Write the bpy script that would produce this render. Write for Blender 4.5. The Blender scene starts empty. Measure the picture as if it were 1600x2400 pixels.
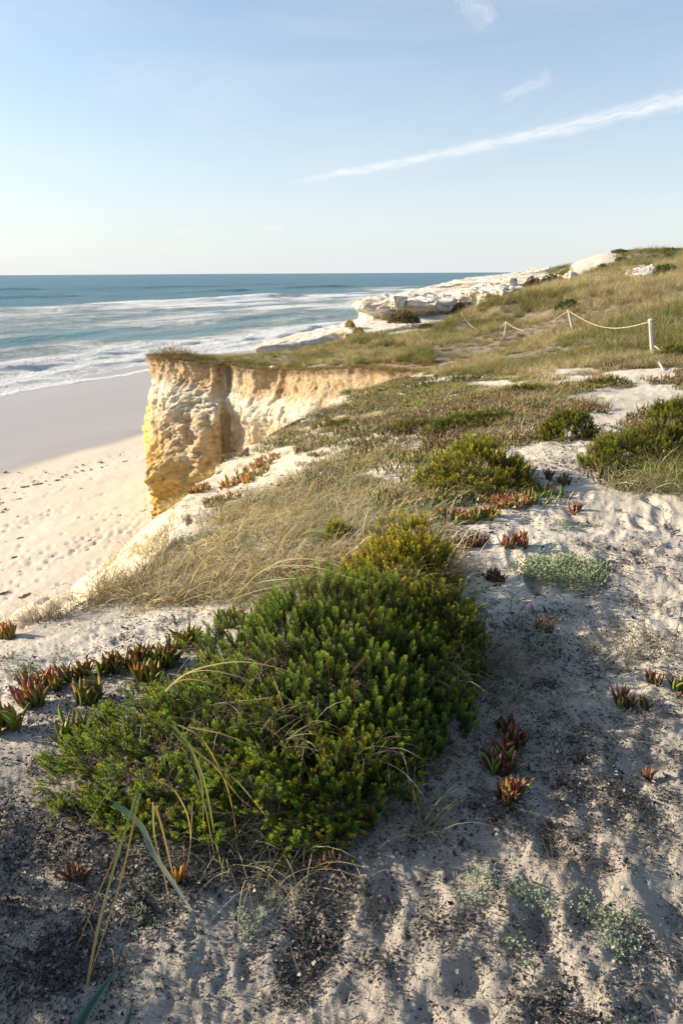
import bpy, math
import numpy as np
from mathutils import Matrix, Vector, Euler

S = bpy.context.scene
COL = S.collection
R = math.radians

# ------------------------------------------------------------------ camera
CAM = np.array([0.0, 0.0, 1.6])
PITCH, ROLL = R(19.29), 0.0056
_f = np.array([0, math.cos(PITCH), -math.sin(PITCH)])
_h = np.array([1.0, 0, 0])
_w = np.array([0, math.sin(PITCH), math.cos(PITCH)])
RIGHT = _h * math.cos(ROLL) - _w * math.sin(ROLL)
UP = _w * math.cos(ROLL) + _h * math.sin(ROLL)
FWD = _f
cd = bpy.data.cameras.new('camera')
cd.sensor_fit = 'VERTICAL'; cd.sensor_height = 36; cd.sensor_width = 24; cd.lens = 24
cd.clip_start = 0.05; cd.clip_end = 60000
cd.dof.use_dof = True; cd.dof.focus_distance = 2.7; cd.dof.aperture_fstop = 8.0
cam = bpy.data.objects.new('camera', cd); COL.objects.link(cam)
M = Matrix.Identity(4)
for i in range(3):
    M[i][0] = RIGHT[i]; M[i][1] = UP[i]; M[i][2] = -FWD[i]; M[i][3] = CAM[i]
cam.matrix_world = M
S.camera = cam

# ------------------------------------------------------------------ light
SUN_EL, SUN_AZ = R(20), R(-80)            # azimuth from +Y towards +X
SUN_DIR = np.array([math.sin(SUN_AZ) * math.cos(SUN_EL), math.cos(SUN_AZ) * math.cos(SUN_EL), math.sin(SUN_EL)])
sl = bpy.data.lights.new('sun', 'SUN'); sl.energy = 5.0; sl.angle = R(0.6); sl.color = (1.0, 0.86, 0.66)
sun = bpy.data.objects.new('sun', sl); COL.objects.link(sun)
sun.rotation_euler = Vector(SUN_DIR).to_track_quat('Z', 'Y').to_euler()
sun.location = (-30, 5, 30)
S.view_settings.view_transform = 'Standard'
S.view_settings.look = 'None'
S.view_settings.exposure = 0.98
S.view_settings.gamma = 1.0
S.view_settings.use_curve_mapping = False
S.cycles.max_bounces = 6; S.cycles.diffuse_bounces = 3; S.cycles.glossy_bounces = 2
S.cycles.transmission_bounces = 3; S.cycles.transparent_max_bounces = 6
S.cycles.use_denoising = True


class NT:
    """tiny helper to write node trees"""
    def __init__(s, nt): s.nt = nt
    def n(s, typ, ins=None, **kw):
        nd = s.nt.nodes.new(typ)
        for k, v in kw.items(): setattr(nd, k, v)
        for k, v in (ins or {}).items():
            s.set(nd.inputs[k], v)
        return nd
    def set(s, sock, v):
        if isinstance(v, bpy.types.NodeSocket): s.nt.links.new(v, sock)
        elif isinstance(v, bpy.types.Node): s.nt.links.new(v.outputs[0], sock)
        else: sock.default_value = v
    def m(s, op, a, b=0.0, c=None, clamp=False):
        ins = {0: a, 1: b}
        if c is not None: ins[2] = c
        return s.n('ShaderNodeMath', ins, operation=op, use_clamp=clamp).outputs[0]
    def mix(s, f, a, b, blend='MIX'):
        nd = s.n('ShaderNodeMix', data_type='RGBA', blend_type=blend)
        s.set(nd.inputs['Factor'], f)
        s.set(nd.inputs[6], a if not isinstance(a, tuple) else (*a[:3], 1))
        s.set(nd.inputs[7], b if not isinstance(b, tuple) else (*b[:3], 1))
        return nd.outputs[2]
    def ss(s, x, lo, hi):
        return s.n('ShaderNodeMapRange', {0: x, 1: lo, 2: hi, 3: 0.0, 4: 1.0}, interpolation_type='SMOOTHSTEP').outputs[0]
    def noise(s, vec, scale, detail=4.0, rough=0.55, dist=0.0, out=0):
        return s.n('ShaderNodeTexNoise', {'Vector': vec, 'Scale': scale, 'Detail': detail, 'Roughness': rough, 'Distortion': dist}).outputs[out]
    def scalev(s, vec, xyz):
        return s.n('ShaderNodeVectorMath', {0: vec, 1: xyz}, operation='MULTIPLY').outputs[0]


# ------------------------------------------------------------------ world
wd = bpy.data.worlds.new('World'); S.world = wd; wd.use_nodes = True
nt = wd.node_tree; nt.nodes.clear(); w = NT(nt)
sky = w.n('ShaderNodeTexSky', sky_type='NISHITA', sun_disc=False, sun_elevation=SUN_EL, sun_rotation=SUN_AZ,
          altitude=0.0, air_density=1.0, dust_density=1.2, ozone_density=1.5)
tc = w.n('ShaderNodeTexCoord').outputs['Generated']
sx = w.n('ShaderNodeSeparateXYZ', {0: tc})
az = w.m('MULTIPLY', w.m('ARCTAN2', sx.outputs[0], sx.outputs[1]), 57.2958)
el = w.m('MULTIPLY', w.m('ARCSINE', sx.outputs[2]), 57.2958)
cl = w.n('ShaderNodeCombineXYZ', {0: az, 1: el, 2: 0.0}).outputs[0]


def streak(a0, e0, a1, e1, w0, w1, edge, seed, dens):
    """a wisp along a line in azimuth / elevation, w0 wide at its start, w1 at its end"""
    L = math.hypot(a1 - a0, e1 - e0); ux, uy = (a1 - a0) / L, (e1 - e0) / L
    da = w.m('SUBTRACT', az, a0); de = w.m('SUBTRACT', el, e0)
    t = w.m('ADD', w.m('MULTIPLY', da, ux), w.m('MULTIPLY', de, uy))
    d = w.m('SUBTRACT', w.m('MULTIPLY', de, ux), w.m('MULTIPLY', da, uy))
    nz = w.m('SUBTRACT', w.noise(w.n('ShaderNodeVectorMath', {0: cl, 1: (seed, seed * 2, 0)}, operation='ADD').outputs[0], 0.55, 5, 0.6), 0.5)
    d = w.m('ADD', d, w.m('MULTIPLY', nz, edge))
    wid = w.m('ADD', w0, w.m('MULTIPLY', w.m('DIVIDE', t, L, clamp=True), w1 - w0))
    a = w.m('SUBTRACT', 1.0, w.m('DIVIDE', w.m('ABSOLUTE', d), wid))
    a = w.ss(a, 0.0, 1.0)
    fib = w.noise(w.n('ShaderNodeCombineXYZ', {0: w.m('MULTIPLY', t, .45), 1: w.m('MULTIPLY', d, 3.2), 2: seed}).outputs[0], 1.0, 6, .65, .8)
    a = w.m('MULTIPLY', a, w.m('ADD', .25, w.m('MULTIPLY', w.ss(fib, .25, .72), .95)))
    a = w.m('MULTIPLY', a, w.ss(t, -0.5, L * 0.12))
    a = w.m('MULTIPLY', a, w.ss(w.m('SUBTRACT', L, t), -0.3, L * 0.1))
    return w.m('MULTIPLY', a, dens)


veil = w.noise(w.scalev(cl, (0.035, 0.16, 1)), 1.0, 5, 0.6, 0.6)
veil = w.m('MULTIPLY', w.ss(veil, 0.40, 0.80), 0.26)
low = w.m('POWER', 2.71828, w.m('MULTIPLY', w.m('MAXIMUM', el, 0.0), -0.095))      # thickening towards the horizon
hazef = w.m('ADD', w.m('MULTIPLY', low, 0.70), 0.07)
cov = w.m('MAXIMUM', veil, streak(-4.2, 6.4, 33, 12.3, 0.35, 1.05, 0.7, 3.0, 0.75))
cov = w.m('MAXIMUM', cov, streak(7.6, 19.6, 10.6, 15.8, 1.7, 1.7, 2.6, 11.0, 0.35))
cov = w.m('MAXIMUM', cov, streak(11.8, 11.6, 15.0, 12.8, 0.6, 0.8, 1.2, 17.0, 0.28))
for a_, e_, s_ in ((-23.8, 1.9, 5.0), (-11.8, 3.0, 7.0), (-5.0, 3.3, 9.0)):
    cov = w.m('MAXIMUM', cov, streak(a_ - .5, e_, a_ + .5, e_ + .1, .4, .4, 0.9, s_, 0.35))
tint = w.mix(1.0, sky.outputs[0], (.86, .96, 1.02), 'MULTIPLY')
c1 = w.mix(hazef, tint, (5.0, 5.2, 5.45))
c2 = w.mix(cov, c1, (5.2, 5.3, 5.4))
bg = w.n('ShaderNodeBackground', {'Color': c2, 'Strength': 0.097})
w.n('ShaderNodeOutputWorld', {'Surface': bg})

# ------------------------------------------------------------------ numpy noise
def _hash(ix, iy, iz, s):
    n = (ix * 374761393 + iy * 668265263 + iz * 2147483647 + s * 1274126177) & 0xffffffff
    n = ((n ^ (n >> 13)) * 1274126177) & 0xffffffff
    n = ((n ^ (n >> 16)) * 2246822519) & 0xffffffff
    return ((n ^ (n >> 15)) & 0xffff) / 32767.5 - 1.0


def vn2(x, y, s=0):
    x = np.asarray(x, float); y = np.asarray(y, float)
    ix = np.floor(x).astype(np.int64); iy = np.floor(y).astype(np.int64)
    fx = x - ix; fy = y - iy
    fx = fx * fx * fx * (fx * (fx * 6 - 15) + 10); fy = fy * fy * fy * (fy * (fy * 6 - 15) + 10)
    a = _hash(ix, iy, 0, s); b = _hash(ix + 1, iy, 0, s); c = _hash(ix, iy + 1, 0, s); d = _hash(ix + 1, iy + 1, 0, s)
    return (a + (b - a) * fx) * (1 - fy) + (c + (d - c) * fx) * fy


def fbm2(x, y, s=0, o=4, g=0.5):
    r = 0; a = 1.0
    for i in range(o):
        ca, sa = math.cos(i * 1.1 + .4), math.sin(i * 1.1 + .4); k = 2.03 ** i
        r = r + a * vn2((x * ca - y * sa) * k + i * 7.3, (x * sa + y * ca) * k - i * 3.7, s + i)
        a *= g
    return r


def vn3(x, y, z, s=0):
    ix = np.floor(x).astype(np.int64); iy = np.floor(y).astype(np.int64); iz = np.floor(z).astype(np.int64)
    fx = x - ix; fy = y - iy; fz = z - iz
    fx = fx * fx * (3 - 2 * fx); fy = fy * fy * (3 - 2 * fy); fz = fz * fz * (3 - 2 * fz)
    r = 0
    for dx in (0, 1):
        for dy in (0, 1):
            for dz in (0, 1):
                r = r + _hash(ix + dx, iy + dy, iz + dz, s) * (fx if dx else 1 - fx) * (fy if dy else 1 - fy) * (fz if dz else 1 - fz)
    return r


def fbm3(x, y, z, s=0, o=4, g=0.5):
    r = 0; a = 1.0
    for i in range(o):
        k = 2.07 ** i
        r = r + a * vn3(x * k + i * 5.1, y * k + i * 2.3, z * k - i * 4.4, s + i); a *= g
    return r


def sstep(x, a, b):
    t = np.clip((x - a) / (b - a), 0, 1)
    return t * t * (3 - 2 * t)


# ------------------------------------------------------------------ picking
def ray(u, v):
    d = FWD + (u - 800) / 1600 * RIGHT + (1200 - v) / 1600 * UP
    return d


def at_r(u, v, r):
    d = ray(u, v); return CAM + d * (r / math.hypot(d[0], d[1]))


def at_z(u, v, z):
    d = ray(u, v); return CAM + d * ((z - CAM[2]) / d[2])


def project(x, y, z):
    px = x - CAM[0]; py = y - CAM[1]; pz = z - CAM[2]
    d = px * FWD[0] + py * FWD[1] + pz * FWD[2]
    d = np.where(d < 0.05, 0.05, d)
    return 800 + 1600 * (px * RIGHT[0] + py * RIGHT[1] + pz * RIGHT[2]) / d, 1200 - 1600 * (px * UP[0] + py * UP[1] + pz * UP[2]) / d


def inpoly(x, y, poly):
    r = np.zeros(np.shape(x), bool); n = len(poly)
    for i in range(n):
        x0, y0 = poly[i]; x1, y1 = poly[(i + 1) % n]
        if y0 == y1: continue
        r ^= ((y0 > y) != (y1 > y)) & (x < (x1 - x0) * (y - y0) / (y1 - y0) + x0)
    return r


# ------------------------------------------------------------------ shape of the land
SEA = -14.0
CP = []
for u, v, z in [(0, 2400, .0), (800, 2400, 0), (1600, 2400, 0), (0, 2000, 0), (800, 2000, 0), (1600, 2000, 0), (0, 1800, -.02),
                (1600, 1700, 0), (1200, 1600, 0), (1600, 1400, 0), (1100, 1300, -.02), (1600, 1200, .03), (100, 1650, -.06), (0, 1560, -.15),
                (200, 1540, -.15), (0, 1490, -.24), (300, 1410, -.30), (400, 1400, -.3), (500, 1260, -.5), (450, 1330, -.4),
                (700, 1250, -.2), (700, 1350, -.12), (900, 1150, -.2), (480, 1150, -1.1), (560, 1130, -1.05), (600, 1065, -1.15),
                (700, 1080, -.75), (700, 985, -1.25), (800, 1000, -.9), (860, 905, -1.3), (900, 1000, -.6), (1000, 870, -1.35),
                (1000, 950, -.7), (1100, 1080, -.15), (1300, 1080, 0), (1600, 1050, .05), (1250, 950, -.1), (1500, 930, 0), (1150, 880, -.7),
                (1350, 870, -.2), (1600, 860, .05), (1527, 825, -.1), (1100, 820, -1.4), (1250, 800, -.9), (1350, 762, -.3), (1500, 740, .2),
                (1600, 720, .6)]:
    CP.append(at_z(u, v, z))
for u, v, r in [(1185, 787, 43), (1500, 692, 33), (1600, 668, 34), (1440, 597, 105), (1600, 601, 105), (1340, 617, 100), (1390, 652, 70),
                (1500, 655, 65), (1600, 648, 62), (1250, 690, 60), (1200, 704, 62), (850, 806, 55.5), (950, 798, 56), (1040, 778, 57.5), (650, 842, 54), (750, 822, 55.5), (1100, 740, 55), (1430, 806, 21), (1480, 818, 18), (1050, 745, 75), (1150, 712, 75), (1250, 690, 78), (1330, 668, 82), (1000, 755, 75), (1100, 705, 95), (1200, 680, 95), (1270, 660, 97), (1310, 640, 104), (1000, 776, 50), (900, 792, 47),
                (830, 800, 50), (800, 808, 47), (700, 832, 44), (640, 868, 36), (500, 860, 39), (420, 846, 41), (360, 838, 42), (860, 868, 28),
                (960, 880, 24.5), (800, 850, 36), (900, 840, 32), (1000, 830, 29)]:
    CP.append(at_r(u, v, r))
CP += [np.array(p, float) for p in [(0, 80, -3), (8, 112, -2.5), (22, 118, -.5), (60, 140, 4), (0, 130, -3), (-3, -3, -.1), (3, -3, .05), (4, 1, .05), (8, 5, .08), (15, 12, .3),
                                    (30, 25, 1.2), (60, 50, 3.5), (110, 100, 5), (-1.8, 1, -.03), (-3.5, 0, -.2), (90, 160, 5), (40, 70, 3.2), (20, 20, .6)]]
CP = np.array(CP)
_d = np.hypot(CP[:, None, 0] - CP[None, :, 0], CP[:, None, 1] - CP[None, :, 1])
_K = np.where(_d > 0, _d ** 2 * np.log(_d + 1e-12), 0) + np.eye(len(CP)) * 0.02
_P = np.c_[np.ones(len(CP)), CP[:, :2]]
_A = np.block([[_K, _P], [_P.T, np.zeros((3, 3))]])
_W = np.linalg.solve(_A, np.r_[CP[:, 2], 0, 0, 0])


def top_z(x, y):
    x = np.asarray(x, float); y = np.asarray(y, float)
    r = _W[-3] + _W[-2] * x + _W[-1] * y
    for i in range(len(CP)):
        d2 = (x - CP[i, 0]) ** 2 + (y - CP[i, 1]) ** 2
        r = r + _W[i] * 0.5 * d2 * np.log(d2 + 1e-12)
    return r


# coast edge: x, y, run of the drop below it
EDGE_A = np.array([(-9, -8, 6), (-3.8, 0.6, 6), (-2.6, 2.2, 6), (-1.85, 3.2, 8), (-1.5, 4.3, 10), (-1.45, 5.9, 14), (-2.0, 8.6, 16), (-1.75, 11, 13), (-1.1, 13.5, 7),
                   (.55, 18, 5), (2.4, 21.5, 3), (3.1, 23, 1.5)], float)
EDGE_B = np.array([(3.1, 23, 1.5), (2.75, 24.8, 1.2), (1.1, 28.3, 1.2), (-1.2, 32, 1.2), (-3.8, 36.2, 1.2), (-6.2, 38.5, 1.2), (-7.4, 38.9, 1.2), (-9, 39.8, 1.2), (-10.9, 41.5, 1.2),
                   (-11.6, 43.2, 1.2), (-10, 46, 2), (-6.4, 47.5, 2), (-5.5, 53, 2), (-5, 60, 3), (1, 68, 3), (10, 85, 3), (22, 112, 4), (40, 150, 6), (75, 210, 6)], float)
_t = np.gradient(EDGE_B[:, :2], axis=0); _t /= np.linalg.norm(_t, axis=1)[:, None]
EDGE_B[1:12, 0] += _t[1:12, 1] * .9; EDGE_B[1:12, 1] -= _t[1:12, 0] * .9; EDGE_B[1:11, 2] = .35
LANDPOLY = [tuple(p[:2]) for p in EDGE_A] + [tuple(p[:2]) for p in EDGE_B[1:]] + [(400, 300), (400, -80), (-9, -80)]

# shore frame: s seaward from the foam edge, t along the shore
_p0 = at_z(0, 926, SEA); _p1 = at_z(352, 868, SEA)
SH_T = (_p1 - _p0)[:2]; SH_T = SH_T / np.linalg.norm(SH_T)
SH_N = np.array([-SH_T[1], SH_T[0]])
SH_O = _p0[:2]


def shore(x, y):
    dx = x - SH_O[0]; dy = y - SH_O[1]
    return dx * SH_N[0] + dy * SH_N[1], dx * SH_T[0] + dy * SH_T[1]


def beach_z(x, y):
    s, t = shore(np.asarray(x, float), np.asarray(y, float))
    b = -s
    return SEA + 0.02 + 0.024 * np.clip(b, -30, 38) + 0.06 * np.clip(b - 38, 0, 40)


def edge_dist(x, y, E):
    best = np.full(np.shape(x), 1e9); bx = np.zeros(np.shape(x)); by = np.zeros(np.shape(x)); bl = np.zeros(np.shape(x))
    for i in range(len(E) - 1):
        ax, ay, al = E[i]; cx, cy, c_l = E[i + 1]
        vx, vy = cx - ax, cy - ay; k = np.clip(((x - ax) * vx + (y - ay) * vy) / (vx * vx + vy * vy), 0, 1)
        qx = ax + k * vx; qy = ay + k * vy; d = np.hypot(x - qx, y - qy); m = d < best
        best = np.where(m, d, best); bx = np.where(m, qx, bx); by = np.where(m, qy, by); bl = np.where(m, al + k * (c_l - al), bl)
    return best, bx, by, bl


def land_parts(x, y):
    x = np.asarray(x, float); y = np.asarray(y, float)
    wob = (0.35 * fbm2(x * .5, y * .5, 91, 3) + .22 * fbm2(x * 1.9, y * 1.9, 92, 3)) * np.clip(np.hypot(x, y) / 12, .2, 1)
    wob = wob * np.clip((24 - y) / 4, 0, 1)
    ins = inpoly(x + wob, y, LANDPOLY)
    z = top_z(x, y)
    da, ax, ay, al = edge_dist(x, y, EDGE_A); db, bx, by, bl = edge_dist(x, y, EDGE_B)
    za = top_z(ax, ay); zb = top_z(bx, by); b = beach_z(x, y) - .4
    pa = b + (za - b) * (np.clip(1 - da / al, 0, 1) ** 1.25) - np.clip(da - al, 0, 50) * .5
    pb = b + (zb - b) * (np.clip(1 - db / bl, 0, 1) ** 1.1) - np.clip(db - bl, 0, 50) * .5
    out = np.maximum(pa, pb)
    sl_ = np.clip(da, 0, 1.5) / 1.5 * (y < 24)
    out = out + sl_ * (.30 * fbm2(x * .55, y * .55, 93, 4) + .10 * fbm2(x * 1.9, y * 1.9, 97, 3))
    return np.where(ins, z, np.minimum(out, z + .05)), ins, np.minimum(da, db)


rngF = np.random.default_rng(5)
DENTS = []
PATHPOLY = [(1600, 895), (1480, 905), (1400, 950), (1395, 1010), (1260, 1080), (1330, 1120), (1250, 1185), (1050, 1235), (1020, 1290), (1100, 1400),
            (1190, 1560), (1150, 1700), (1260, 1900), (1050, 2000), (800, 2100), (800, 2400), (1600, 2400), (1600, 1160), (1440, 1150), (1370, 1095), (1500, 985), (1600, 930)]
while len(DENTS) < 240:
    y = math.exp(rngF.uniform(math.log(.9), math.log(11))); x = rngF.uniform(-.1, .62) * (y + .5)
    u, v = project(np.array([x]), np.array([y]), np.array([0.0]))
    if inpoly(u, v, PATHPOLY)[0]:
        DENTS.append((x, y, rngF.normal(1.3, .5), rngF.uniform(.07, .13), rngF.uniform(.035, .055), (rngF.uniform(.004, .010) if y < 2.6 else rngF.uniform(.007, .019))))


def sand_detail(x, y):
    r = np.hypot(x, y)
    k = np.clip(r / 3, .6, 3)
    d = .020 * fbm2(x * 1.7, y * 1.7, 3, 3) + .0085 * fbm2(x * 5.5, y * 5.5, 11, 3, .55)
    lump = fbm2(x * 17, y * 17, 21, 3, .55)
    patch = sstep(fbm2(x * 1.3, y * 1.3, 33, 2), -.35, .45)
    d = d + .0075 * lump * (.25 + .75 * patch) * np.clip(6 / (r + 1e-3), .3, 1)
    d = d + .0035 * vn2(x * 60, y * 60, 41) * np.clip(4 / (r + 1e-3), 0, 1)
    far = sstep(r, 12, 40)
    d = d + far * (.25 * fbm2(x * .25, y * .25, 55, 4))
    for cx, cy, an, ln, wd_, dp in DENTS:
        m = (np.abs(x - cx) < .35) & (np.abs(y - cy) < .35)
        if not m.any(): continue
        ca, sa = math.cos(an), math.sin(an); xx = x[m] - cx; yy = y[m] - cy
        q = ((xx * ca + yy * sa) / ln) ** 2 + ((-xx * sa + yy * ca) / wd_) ** 2
        d[m] += -dp * np.exp(-q * 1.1) + dp * .45 * np.exp(-(np.sqrt(q) - 1.55) ** 2 * 5)
    return d


def land_z(x, y):
    x = np.atleast_1d(np.asarray(x, float)); y = np.atleast_1d(np.asarray(y, float))
    z, ins, d = land_parts(x, y)
    return z + sand_detail(x, y)


_RR = np.exp(np.linspace(math.log(.7), math.log(190), 700))
def pick(u, v):
    d = ray(u, v); h = math.hypot(d[0], d[1])
    x = d[0] / h * _RR; y = d[1] / h * _RR; zr = CAM[2] + d[2] / h * _RR
    zl = land_parts(x, y)[0]
    k = np.argmax(zr < zl)
    if not (zr < zl).any(): k = len(_RR) - 1
    if k > 0:
        f0 = zr[k - 1] - zl[k - 1]; f1 = zl[k] - zr[k]; a = f0 / (f0 + f1 + 1e-9)
        r = _RR[k - 1] + a * (_RR[k] - _RR[k - 1])
    else: r = _RR[0]
    px, py = d[0] / h * r, d[1] / h * r
    return np.array([px, py, float(land_z(px, py)[0])])


# ------------------------------------------------------------------ mesh helpers
def mk_mesh(name, V, F, C=None, mat=None, smooth=False, fl=None):
    V = np.asarray(V, np.float32)
    Fs = F if isinstance(F, list) else [F]
    Fs = [np.asarray(f, np.int32) for f in Fs if len(f)]
    me = bpy.data.meshes.new(name)
    me.vertices.add(len(V)); me.vertices.foreach_set('co', V.ravel())
    nl = sum(f.size for f in Fs); nf = sum(len(f) for f in Fs)
    me.loops.add(nl); me.polygons.add(nf)
    me.loops.foreach_set('vertex_index', np.concatenate([f.ravel() for f in Fs]))
    tot = np.concatenate([np.full(len(f), f.shape[1], np.int32) for f in Fs])
    me.polygons.foreach_set('loop_start', np.r_[0, np.cumsum(tot)[:-1]].astype(np.int32))
    if smooth: me.polygons.foreach_set('use_smooth', np.ones(nf, bool))
    me.update(calc_edges=True)
    if C is not None:
        a = me.color_attributes.new('Col', 'FLOAT_COLOR', 'POINT')
        C = np.asarray(C, np.float32)
        a.data.foreach_set('color', np.c_[C, np.ones(len(C), np.float32)].ravel())
    for k, arr in (fl or {}).items():
        a = me.attributes.new(k, 'FLOAT', 'POINT'); a.data.foreach_set('value', np.asarray(arr, np.float32))
    if mat: me.materials.append(mat)
    return me


class MB:
    def __init__(s): s.V = []; s.F = {3: [], 4: []}; s.C = []; s.n = 0
    def add(s, V, F, C):
        V = np.asarray(V, float); F = np.asarray(F, int)
        s.V.append(V); s.F[F.shape[1]].append(F + s.n)
        C = np.asarray(C, float)
        s.C.append(np.tile(C, (len(V), 1)) if C.ndim == 1 else C); s.n += len(V)
    def mesh(s, name, mat, smooth=False):
        return mk_mesh(name, np.concatenate(s.V), [np.concatenate(f) for f in s.F.values() if f], np.concatenate(s.C), mat, smooth)


def obj(name, me, parent=None, label=None, cat=None, group=None, kind=None):
    o = bpy.data.objects.new(name, me); COL.objects.link(o)
    if parent is not None: o.parent = parent
    tag(o, label, cat, group, kind); return o


def tag(o, label=None, cat=None, group=None, kind=None):
    for k, v in (('label', label), ('category', cat), ('group', group), ('kind', kind)):
        if v: o[k] = v


def thing(name, loc, label, cat, group=None, rz=0.0):
    e = bpy.data.objects.new(name, None); COL.objects.link(e)
    e.location = loc; e.rotation_euler = (0, 0, rz); e.empty_display_size = .1
    tag(e, label, cat, group); return e


def tube(pts, rad, sides=5):
    pts = np.asarray(pts, float); n = len(pts); rad = np.broadcast_to(np.asarray(rad, float), (n,))
    T = np.gradient(pts, axis=0); T /= np.linalg.norm(T, axis=1)[:, None] + 1e-9
    ref = np.array([0, 0, 1.0]) if abs(T[:, 2]).mean() < .8 else np.array([1.0, 0, 0])
    A = np.cross(T, ref); A /= np.linalg.norm(A, axis=1)[:, None] + 1e-9; B = np.cross(T, A)
    a = np.arange(sides) / sides * 2 * math.pi
    V = pts[:, None] + rad[:, None, None] * (np.cos(a)[None, :, None] * A[:, None] + np.sin(a)[None, :, None] * B[:, None])
    V = V.reshape(-1, 3); F = []
    for i in range(n - 1):
        for j in range(sides):
            k = (j + 1) % sides
            F.append((i * sides + j, i * sides + k, (i + 1) * sides + k, (i + 1) * sides + j))
    V = np.r_[V, pts[:1], pts[-1:]]; F = np.array(F)
    e = len(V) - 2
    caps = [(e, e, 0, 0)]
    T3 = np.array([(e, (j + 1) % sides, j) for j in range(sides)] + [(e + 1, (n - 1) * sides + j, (n - 1) * sides + (j + 1) % sides) for j in range(sides)])
    return V, F, T3


# ------------------------------------------------------------------ materials
def new_mat(name):
    m = bpy.data.materials.new(name); m.use_nodes = True; m.node_tree.nodes.clear(); return m, NT(m.node_tree)


def leaf_mat(name, transl=.35, rough=.55, spec=.25, var=.35):
    m, k = new_mat(name)
    col = k.n('ShaderNodeVertexColor', layer_name='Col').outputs[0]
    rnd = k.n('ShaderNodeObjectInfo').outputs['Random']
    f = k.m('ADD', 1 - var / 2, k.m('MULTIPLY', rnd, var))
    hs = k.n('ShaderNodeHueSaturation', {'Hue': k.m('ADD', .485, k.m('MULTIPLY', rnd, .03)), 'Saturation': 1.0, 'Value': f, 'Color': col}).outputs[0]
    p = k.n('ShaderNodeBsdfPrincipled', {'Base Color': hs, 'Roughness': rough, 'Specular IOR Level': spec})
    tcol = k.mix(1.0, hs, (1.25, 1.15, .55), 'MULTIPLY')
    t = k.n('ShaderNodeBsdfTranslucent', {'Color': tcol})
    mx = k.n('ShaderNodeMixShader', {0: transl, 1: p.outputs[0], 2: t.outputs[0]})
    k.n('ShaderNodeOutputMaterial', {'Surface': mx})
    return m


M_NEEDLE = leaf_mat('heath_needles', .45)
M_GRASS = leaf_mat('grass_blades', .40, .6, .2)
M_SUCC = leaf_mat('succulent_leaf', .22, .32, .5, .3)
M_WOOL = leaf_mat('woolly_leaf', .2, .9, .05, .3)
M_LITTER = leaf_mat('dead_litter', .0, .8, .15, .6)
M_BARK = leaf_mat('bark', .0, .85, .1, .2)

mG, k = new_mat('dune_sand')
pos = k.n('ShaderNodeNewGeometry').outputs['Position']
veg = k.n('ShaderNodeAttribute', attribute_name='veg').outputs['Fac']
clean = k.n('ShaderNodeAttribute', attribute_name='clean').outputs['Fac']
warm = k.n('ShaderNodeAttribute', attribute_name='warm').outputs['Fac']
n1 = k.noise(pos, 3.0, 6, .6); n2 = k.noise(pos, 60.0, 4, .65); n3 = k.noise(pos, 260.0, 2, .6)
big = k.noise(pos, .7, 4, .6)
sandc = k.mix(clean, k.mix(n1, (.225, .203, .176), (.335, .303, .265)), k.mix(n1, (.48, .425, .35), (.60, .55, .475)))  # sand colour darkened near the camera to stand in for foreground shade
sandc = k.mix(k.m('MULTIPLY', k.ss(big, .45, .62), .35), sandc, (.36, .29, .22))
n4 = k.noise(pos, 130.0, 3, .7)
sandc = k.mix(k.m('MULTIPLY', k.ss(n4, .56, .68), .8), sandc, (.14, .11, .09))
sandc = k.mix(k.m('MULTIPLY', warm, .8), sandc, (.66, .53, .36))
sandc = k.mix(k.ss(n2, .52, .78), sandc, (.30, .25, .20))
sandc = k.mix(k.m('MULTIPLY', k.ss(n3, .5, .75), .5), sandc, (.78, .72, .62))
soil = k.mix(k.noise(pos, 9.0, 5, .7), (.13, .11, .085), (.30, .25, .18))
vf = k.ss(k.m('ADD', veg, k.m('MULTIPLY', k.m('SUBTRACT', k.noise(pos, 5.0, 6, .7), .5), .9)), .35, .75)
base = k.mix(vf, sandc, soil)
bmp = k.n('ShaderNodeBump', {'Strength': .85, 'Distance': .006, 'Height': k.m('ADD', n2, k.m('MULTIPLY', n3, .35))})
p = k.n('ShaderNodeBsdfPrincipled', {'Base Color': base, 'Roughness': .92, 'Specular IOR Level': .12, 'Normal': bmp})
k.n('ShaderNodeOutputMaterial', {'Surface': p})

mB, k = new_mat('beach_sand')
pos = k.n('ShaderNodeNewGeometry').outputs['Position']
wet = k.n('ShaderNodeAttribute', attribute_name='wet').outputs['Fac']
n1 = k.noise(k.scalev(pos, (.5, .5, .5)), 1.0, 6, .6)
n2 = k.noise(pos, 6.0, 5, .7)
dry = k.mix(n1, (.55, .475, .385), (.63, .56, .46)); dry = k.mix(k.ss(n2, .56, .8), dry, (.42, .33, .23))
bst = k.n('ShaderNodeCombineXYZ', {0: k.n('ShaderNodeAttribute', attribute_name='along').outputs['Fac'], 1: k.n('ShaderNodeAttribute', attribute_name='seaward').outputs['Fac'], 2: 0.0}).outputs[0]
al = k.noise(k.scalev(bst, (.012, .10, 1)), 1.0, 4, .5)
wetc = k.mix(al, (.29, .245, .215), (.43, .335, .265))
bw = k.mix(wet, dry, wetc)
rg = k.m('ADD', .9, k.m('MULTIPLY', wet, -.62))
bmp = k.n('ShaderNodeBump', {'Strength': k.m('SUBTRACT', .5, k.m('MULTIPLY', wet, .45)), 'Distance': .05, 'Height': n2})
p = k.n('ShaderNodeBsdfPrincipled', {'Base Color': bw, 'Roughness': rg, 'Specular IOR Level': k.m('ADD', .1, k.m('MULTIPLY', wet, .5)), 'Normal': bmp})
k.n('ShaderNodeOutputMaterial', {'Surface': p})

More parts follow.
